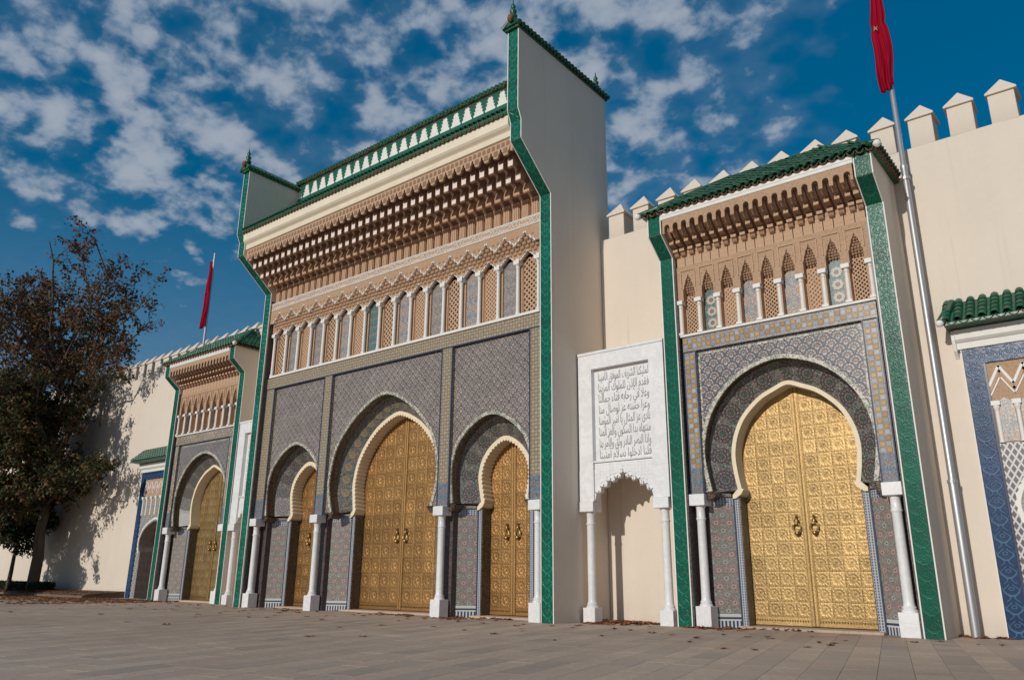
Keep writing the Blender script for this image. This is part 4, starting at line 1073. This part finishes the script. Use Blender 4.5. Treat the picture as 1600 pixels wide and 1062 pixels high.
# ------------------------------------------------------------------ small blue tiled gates
def blue_gate(cx, label):
    root = empty('blue_tiled_gate', (cx, WY, 0), label, 'gate', 'small blue tiled gates')
    h = 1.66; F = -.09
    for s in (-1, 1):
        MB().box(*sorted((s*(h-.32), s*(h-.02))), F, .02, 0, 4.70).build('tile_border', 'blue', root)
        MB().box(*sorted((s*(h-.018), s*h)), F-.006, .02, 0, 5.0).build('edge_trim', 'white', root)
        MB().box(*sorted((s*(h-.36), s*(h-.322))), F+.01, .02, 0, 4.70).build('border_edge', 'navy', root)
    MB().box(-h+.02, h-.02, F, .02, 4.703, 5.0).build('tile_border', 'blue', root)
    w_ = h-.362
    MB().box(-w_, w_, F+.035, .02, 3.24, 4.70).build('stucco_panel', 'stucco', root)
    zz = MB(); yy = MB(); n = 7; p = 2*w_/n
    for i in range(n):
        x = -w_+p*(i+.5); e = p/2
        ribbon(zz, [(x-e, 4.28), (x, 4.62), (x+e, 4.28)], .045, F+.015, F+.05)
        ribbon(yy, [(x-e, 4.19), (x, 4.53), (x+e, 4.19)], .05, F+.022, F+.05)
        ribbon(zz, [(x-e, 4.10), (x, 4.42), (x+e, 4.10)], .025, F+.018, F+.05)
    zz.build('zigzag_edging', 'white', root); yy.build('zigzag_course', 'stucco_plain', root)
    tm = MB().prism([(-p/2+.045, 0), (p/2-.045, 0), (p/2-.045, .62), (p/2-.09, .72), (0, .78), (-p/2+.09, .72), (-p/2+.045, .62)], -.012, .004).mesh('tile_panel', 'zblue')
    cm = MB(); cm.lathe([(.045, 0), (.036, .04), (.033, .56), (.055, .62), (.06, .66)], 0, 0, 10); cm.box(-.07, .07, -.06, .06, .66, .74); cme = cm.mesh('arcade_column', 'white')
    for i in range(n): ob('tile_panel', tm, root, (-w_+p*(i+.5), F+.034, 3.26))
    for i in range(n+1): ob('arcade_column', cme, root, (max(-w_+.05, min(w_-.05, -w_+p*i)), F+.02, 3.245))
    K = [(1.0, 1.75), (1.09, 2.0), (1.10, 2.25), (.95, 2.55), (.65, 2.80), (.3, 2.95), (0, 3.02)]
    O = full(K)
    P = [(-w_, 0), (-.95, 0), (-.95, 1.75)]+O+[(.95, 1.75), (.95, 0), (w_, 0), (w_, 3.238), (-w_, 3.238)]
    MB().prism(P, F+.03, .02).build('lattice_mosaic', 'zgreylat', root)
    Fq = resample(O, .03); MB().ring(offset(Fq, [-.08-.03*abs(math.sin(i*.03/.13*PI)) for i in range(len(Fq))]), offset(Fq, .02), F-.0, F+.045).build('scalloped_moulding', 'white', root)
    MB().ring(offset(Fq, -.02), offset(Fq, .05), F-.012, .5).build('arch_lining', 'zgrey', root)
    for s in (-1, 1): MB().box(*sorted((s*.90, s*.97)), F+.0, .5, 0, 1.80).build('jamb', 'zgrey', root)
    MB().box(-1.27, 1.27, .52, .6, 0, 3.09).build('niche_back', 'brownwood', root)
    # cornice and tiles
    MB().prismx([(F-.03, 5.005), (F-.04, 5.12), (F-.07, 5.14), (F-.11, 5.18), (F-.12, 5.36), (.0, 5.36), (.0, 5.005)], -h-.04, h+.04).build('cornice', 'white', root, bevel=.006)
    for s in (-1, 1):
        MB().prismx([(F-.04, 4.98), (F-.11, 5.17), (F-.11, 5.36), (-.003, 5.36), (-.003, 4.85), (F+.04, 4.90)], *sorted((s*(h+.042), s*(h+.10)))).build('bracket', 'white', root, bevel=.01)
    y0, y1, z0, z1 = F-.16, -.01, 5.44, 6.0
    y0 = F-.42
    MB().prismx([(y0, 5.39), (y0, 5.44), (-.01, 5.94), (-.01, 5.365)], -h-.14, h+.14).build('roof', 'gtile', root)
    sl_ = math.atan2(.50, -.01-y0); tile = half_tile(.075, .2).mesh('roof_tile', 'gtile', True); pan = half_tile(.085, .14, -1).mesh('pan_tile', 'gtile', True)
    nn = 18; q = (2*h+.2)/nn
    for i in range(nn+1):
        x = -h-.1+q*i
        for j in range(5): ob('roof_tile', tile, root, (x, y0-.05+j*(-y0)/5, 5.45+j*.1), (sl_-.15, 0, 0))
        if i < nn: ob('pan_tile', pan, root, (x+q/2, y0-.04, 5.46), (sl_*.6, 0, 0))
    for s in (-1, 1):
        MB().tube([(s*(h+.17), y0-.03, 5.46), (s*(h+.02), -.02, 5.95)], .08, 8).build('hip_tile', 'gtile', root, True)
        MB().lathe([(0, -.07), (.05, -.05), (.075, 0), (.05, .05), (0, .07)], 0, 0, 12).build('end_ball', 'white', root, True, (s*(h+.19), y0-.06, 5.43))
def latmos(g):
    x, y, z = g.xyz(); a = g.ab(g.fr((x+z*.6)/.115)-.5); b = g.ab(g.fr((x-z*.6)/.115)-.5)
    k = g.sm(g.mx(a, b), .33, .38)
    return {'c': g.mix(k, (.07, .06, .08), (.48, .46, .43)), 'r': .35}
M['zgreylat'] = material('white_lattice_mosaic', latmos, .35)
blue_gate(15.39, 'small gate with blue tile border cut by the right edge of the picture')
blue_gate(-15.39, 'small gate with blue tile border at the far left, dark arch half hidden')

# ------------------------------------------------------------------ flagpoles
def flagpole(x, label, seed):
    root = empty('flagpole', (x, .92, 0), label, 'flagpole', 'steel flagpoles against the wall')
    mb = MB(); mb.lathe([(.075, 0), (.075, 2.6), (.072, 2.62), (.062, 2.66), (.062, 8.8), (.070, 8.82), (.070, 8.9), (.052, 8.93), (.047, 13.85), (.03, 13.9), (0, 13.93)], 0, 0, 16)
    mb.build('pole', 'steel', root, 'auto')
    br = MB()
    for z in (2.6, 8.6):
        br = MB(); br.box(-.02, .02, .05, .285, z-.02, z+.02); br.lathe([(.085, z-.03), (.085, z+.03)], 0, 0, 14)
        br.build('clamp', 'steel', root)
    MB().lathe([(0, 13.80), (.05, 13.83), (.055, 13.9), (.03, 13.95), (0, 13.97)], 0, 0, 12).build('finial', 'steel', root, True)
    MB().box(-.16, -.03, -.015, .015, 13.62, 13.66).build('pulley_arm', 'steel', root)
    # limp flag gathered along the pole
    rr = random.Random(seed); nz, nx = 34, 26; vs = []
    for j in range(nz+1):
        t = j/nz; z = 13.55-2.85*t
        wd = .11+.37*math.sin(min(1, t*1.55)*PI/2)*(1-.35*max(0, t-.78)/.22)
        if .42 < t < .5: wd *= .86
        ph = .6*math.sin(t*7)+t*1.3
        for i in range(nx+1):
            u = i/nx
            fold = math.sin(u*PI*5+ph)*.055*(.35+.65*t)+math.sin(u*PI*11-ph*1.7)*.014
            vs.append((-.05-.02*t+wd*(.66-1.15*u)*.62+.015*math.sin(z*5), -.10+fold-.03*t, z-.16*u*t+.07*math.sin(u*9)*max(0, t-.6)))
    fs = [(j*(nx+1)+i, j*(nx+1)+i+1, (j+1)*(nx+1)+i+1, (j+1)*(nx+1)+i) for j in range(nz) for i in range(nx)]
    f = MB().add(vs, fs).build('flag', 'red', root, True)
    so_ = f.modifiers.new('thickness', 'SOLIDIFY'); so_.thickness = .006
    MB().prism([(-.145, 12.06), (-.10, 12.09), (-.055, 12.03), (-.075, 12.10), (-.05, 12.15), (-.095, 12.13), (-.12, 12.19), (-.125, 12.12)], -.19, -.183).build('emblem', 'star', f)
flagpole(13.30, 'tall steel flagpole with limp red flag beside the gold door gate', 5)
flagpole(-13.05, 'steel flagpole with limp red flag rising behind the left gate', 9)

# ------------------------------------------------------------------ trees
def plane_tree(x0, y0, zb, label, seed, H=14.4, rx=7.0, dens=1.0, name='plane_tree', zlow=4.0, nl=9):
    rr = random.Random(seed); root = empty(name, (x0, y0, zb), label, 'tree')
    tb = MB(); tips = []
    def ok(p):
        wy = p[1]+y0; return wy < .85 if p[2]+zb < 10.2 else wy < 2.2
    def path(a, b, r0, r1, n, wob):
        P = [Vector(a)]; A, B = Vector(a), Vector(b); L = (B-A).length
        for i in range(1, n+1):
            t = i/n; p = A.lerp(B, t); p.z += L*.10*math.sin(t*PI)*(1 if B.z > A.z else .2)
            p += Vector((rr.gauss(0, 1), rr.gauss(0, 1), rr.gauss(0, .6)))*wob*L*(1 if i < n else 0)
            if not ok(p): p.y = min(p.y, .8-y0)
            P.append(p)
        tb.tube(P, [lerp(r0, r1, i/n) for i in range(n+1)], 8 if r0 > .08 else 5 if r0 > .03 else 3, False); return P
    tr = path((0, 0, -.1), (.25, -.15, 3.6), .27, .19, 6, .012)
    tr2 = path(tr[-1], (.1, -.5, H*.72), .18, .05, 9, .03)
    starts = [tr[-1], tr[-2]]+tr2[1:7]
    for i in range(nl*2):
        s = starts[i % len(starts)]
        for _ in range(30):
            a = rr.uniform(0, 2*PI); hz_ = rr.uniform(zlow, H); k = math.sqrt(max(.08, 1-((hz_-H*.56)/(H*.5))**2))
            q = rr.uniform(.55, 1)*rx*k; e = Vector((q*math.cos(a), q*math.sin(a)*.75-1.0, hz_))
            if ok(e) and e.z > s.z-2.2: break
        lp = path(s, e, .085, .028, 7, .035)
        for j in range(2, 8):
            for _k in range(2):
                b = lp[j]; d_ = Vector((rr.gauss(0, 1), rr.gauss(0, .8), rr.gauss(.55, .7))).normalized()*rr.uniform(.9, 2.1)
                e2 = b+d_
                if not ok(e2) or e2.z > H+.3: continue
                bp = path(b, e2, .024, .010, 4, .05)
                for m_ in range(1, 5):
                    for _q in range(2):
                        d3 = Vector((rr.gauss(0, 1), rr.gauss(0, 1), rr.gauss(.3, .8))).normalized()*rr.uniform(.3, .85); e3 = bp[m_]+d3
                        if ok(e3): path(bp[m_], e3, .009, .004, 2, .06); tips.append((bp[m_], e3))
    trunk = tb.build('trunk', 'bark', root, True, fix=False)
    cr = MB()
    for a, b in tips:
        hgt = (b.z)/H
        n = int(dens*(rr.uniform(9, 17) if hgt < .55 else rr.uniform(2.4, 5.6)))
        for _ in range(n):
            p = a.lerp(b, rr.random()*1.1)+Vector((rr.gauss(0, .10), rr.gauss(0, .10), rr.gauss(-.05, .10)))
            if not ok(p): continue
            s = rr.uniform(.042, .092); u = Vector((rr.gauss(0, 1), rr.gauss(0, 1), rr.gauss(0, 1))).normalized(); v = u.cross(Vector((rr.gauss(0, 1), rr.gauss(0, 1), rr.gauss(0, .5)))).normalized()
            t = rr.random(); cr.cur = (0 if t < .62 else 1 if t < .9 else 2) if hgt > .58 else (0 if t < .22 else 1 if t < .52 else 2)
            w_ = u.cross(v)*s*.35
            cr.add([p-u*s, p-v*s*.8+w_, p+u*s*1.1, p+v*s*.8+w_], [(0, 1, 2, 3)])
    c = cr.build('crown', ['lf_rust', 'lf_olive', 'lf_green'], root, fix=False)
    return root
plane_tree(-23.4, .0, .2, 'tall autumn tree with sparse rust-brown leaves at the left edge', 4, H=15.9, rx=6.8, dens=2.6, zlow=2.4, nl=18)
def dense_tree(x, y, zb, r, zc, label):
    rr = random.Random(8); root = empty('evergreen_tree', (x, y, zb), label, 'tree')
    tb = MB(); tb.tube([(0, 0, -.05), (.03, .02, .9), (0, .05, zc-zb-.3)], [.11, .09, .05], 8)
    for k in range(7):
        a = k*.9; tb.tube([(0, .03, zc-zb-r*.7), (r*.4*math.cos(a), r*.4*math.sin(a), zc-zb+.1*k-.3), (r*.8*math.cos(a), r*.8*math.sin(a), zc-zb+.15*k-.35)], [.045, .03, .012], 5, False)
    tb.build('trunk', 'bark', root, True, fix=False)
    cr = MB()
    for _ in range(15000):
        d = Vector((rr.gauss(0, 1), rr.gauss(0, 1), rr.gauss(0, 1))).normalized()
        k = rr.random()**.4*(1+.16*math.sin(d.x*5+1)+.12*math.sin(d.z*7+d.y*4))
        p = Vector((d.x*r*k, d.y*r*k*.66, zc-zb+d.z*r*.9*k)); s = rr.uniform(.045, .085)
        u = (d+Vector((rr.gauss(0, .7), rr.gauss(0, .7), rr.gauss(0, .7)))).normalized(); v = u.cross(Vector((rr.gauss(0, 1), rr.gauss(0, 1), rr.gauss(0, 1)))).normalized()
        cr.add([p-u*s*1.3, p-v*s*.6, p+u*s*1.3, p+v*s*.6], [(0, 1, 2, 3)])
    cr.build('crown', 'lf_citrus', root, fix=False)
dense_tree(-25.2, -.35, .15, 2.0, 3.7, 'dense dark evergreen tree left of the autumn tree trunk')
dense_tree(-23.3, -6.2, .0, 2.1, 3.2, 'round dark evergreen standing on the plaza before the left wall, unseen past the left picture edge, placed to shade the wall')  # unseen tree, added for its shadow on the foot of the left wall
def hedge():
    rr = random.Random(2); root = empty('hedge', (-24.5, .1, .17), 'low dark clipped hedge along the planting bed at the left', 'hedge')
    MB().box(-6, 2.3, -.28, .28, 0, .30).build('branches', 'lf_citrus', root)
    cr = MB()
    for _ in range(7000):
        f = rr.random(); x = rr.uniform(-6.05, 2.35)
        p = Vector((x, rr.uniform(-.34, .34), .36)) if f < .4 else Vector((x, -.33, rr.uniform(0, .36))) if f < .85 else Vector((2.35, rr.uniform(-.33, .33), rr.uniform(0, .36)))
        p += Vector((rr.gauss(0, .02), rr.gauss(0, .025), rr.gauss(0, .025))); s = rr.uniform(.02, .04)
        u = Vector((rr.gauss(0, 1), rr.gauss(0, 1), rr.gauss(0, 1))).normalized(); v = u.cross(Vector((rr.gauss(0, 1), rr.gauss(0, 1), rr.gauss(0, 1)))).normalized()
        cr.add([p-u*s, p-v*s*.7, p+u*s, p+v*s*.7], [(0, 1, 2, 3)])
    cr.build('foliage', 'lf_citrus', root, fix=False)
hedge()

# ------------------------------------------------------------------ fallen leaves
def leaf(mb, x, y, z, s, rr):
    a = rr.uniform(0, 2*PI); c, d = math.cos(a), math.sin(a); mb.cur = 0 if rr.random() < .6 else 1
    cu = rr.uniform(.1, .5)*s; P = [(-1, 0, cu*.3), (-.3, -.6, cu), (.1, -.28, .003), (.5, -.75, cu*.8), (1.05, 0, cu*.5), (.5, .7, cu), (.1, .3, .004), (-.3, .62, cu*.9)]
    vs = [(x+(u*c-v*d)*s, y+(u*d+v*c)*s, z+h+.004) for u, v, h in P]+[(x, y, z+.004)]
    mb.add(vs, [(i, (i+1) % 8, 8) for i in range(8)])
def leaves():
    rr = random.Random(21); mb = MB()
    for _ in range(2600): # carpet below the tree
        x = rr.uniform(-30, -11); y = .2-abs(rr.gauss(0, 2.6))
        leaf(mb, x, y, .0 if y < -.55 or x > -17.15 else .12, rr.uniform(.05, .10), rr)
    for _ in range(900):
        x = rr.uniform(-30, -17.3); leaf(mb, x, rr.uniform(-.5, 1.1), .2, rr.uniform(.05, .10), rr)
    tag(mb.build('fallen_leaves', ['lf_dry', 'lf_dry2'], fix=False), 'brown fallen leaves carpeting the ground under the tree at left', 'leaves', kind='stuff')
    mb = MB()
    for cx, cy, sx, sy, n in ((6.75, .45, .45, .25, 190), (6.5, -.25, .2, .1, 14), (8.85, -.12, .28, .1, 45), (9.2, .3, .3, .12, 16), (9.7, .4, .35, .1, 8), (10.3, .45, .3, .1, 10), (2.9, -1.1, .4, .2, 26), (3.9, -.35, .4, .12, 24), (1.2, -.9, .5, .25, 26), (7.2, -.3, .3, .2, 10),
                              (12.85, 1.0, .2, .08, 14), (13.5, .95, .2, .1, 10), (-3, -1.4, 1.5, .5, 14), (11.6, .5, .4, .1, 4)):
        for _ in range(n):
            leaf(mb, rr.gauss(cx, sx), min(1.15, rr.gauss(cy, sy)), .0, rr.uniform(.06, .105), rr)
    for _ in range(120):
        leaf(mb, rr.uniform(-12, 14), -abs(rr.gauss(1.2, 2.2))-.3, 0, rr.uniform(.055, .09), rr)
    tag(mb.build('fallen_leaves', ['lf_dry', 'lf_dry2'], fix=False), 'scattered dry leaves and small drifts at the foot of gates and fountain', 'leaves', kind='stuff')
leaves()
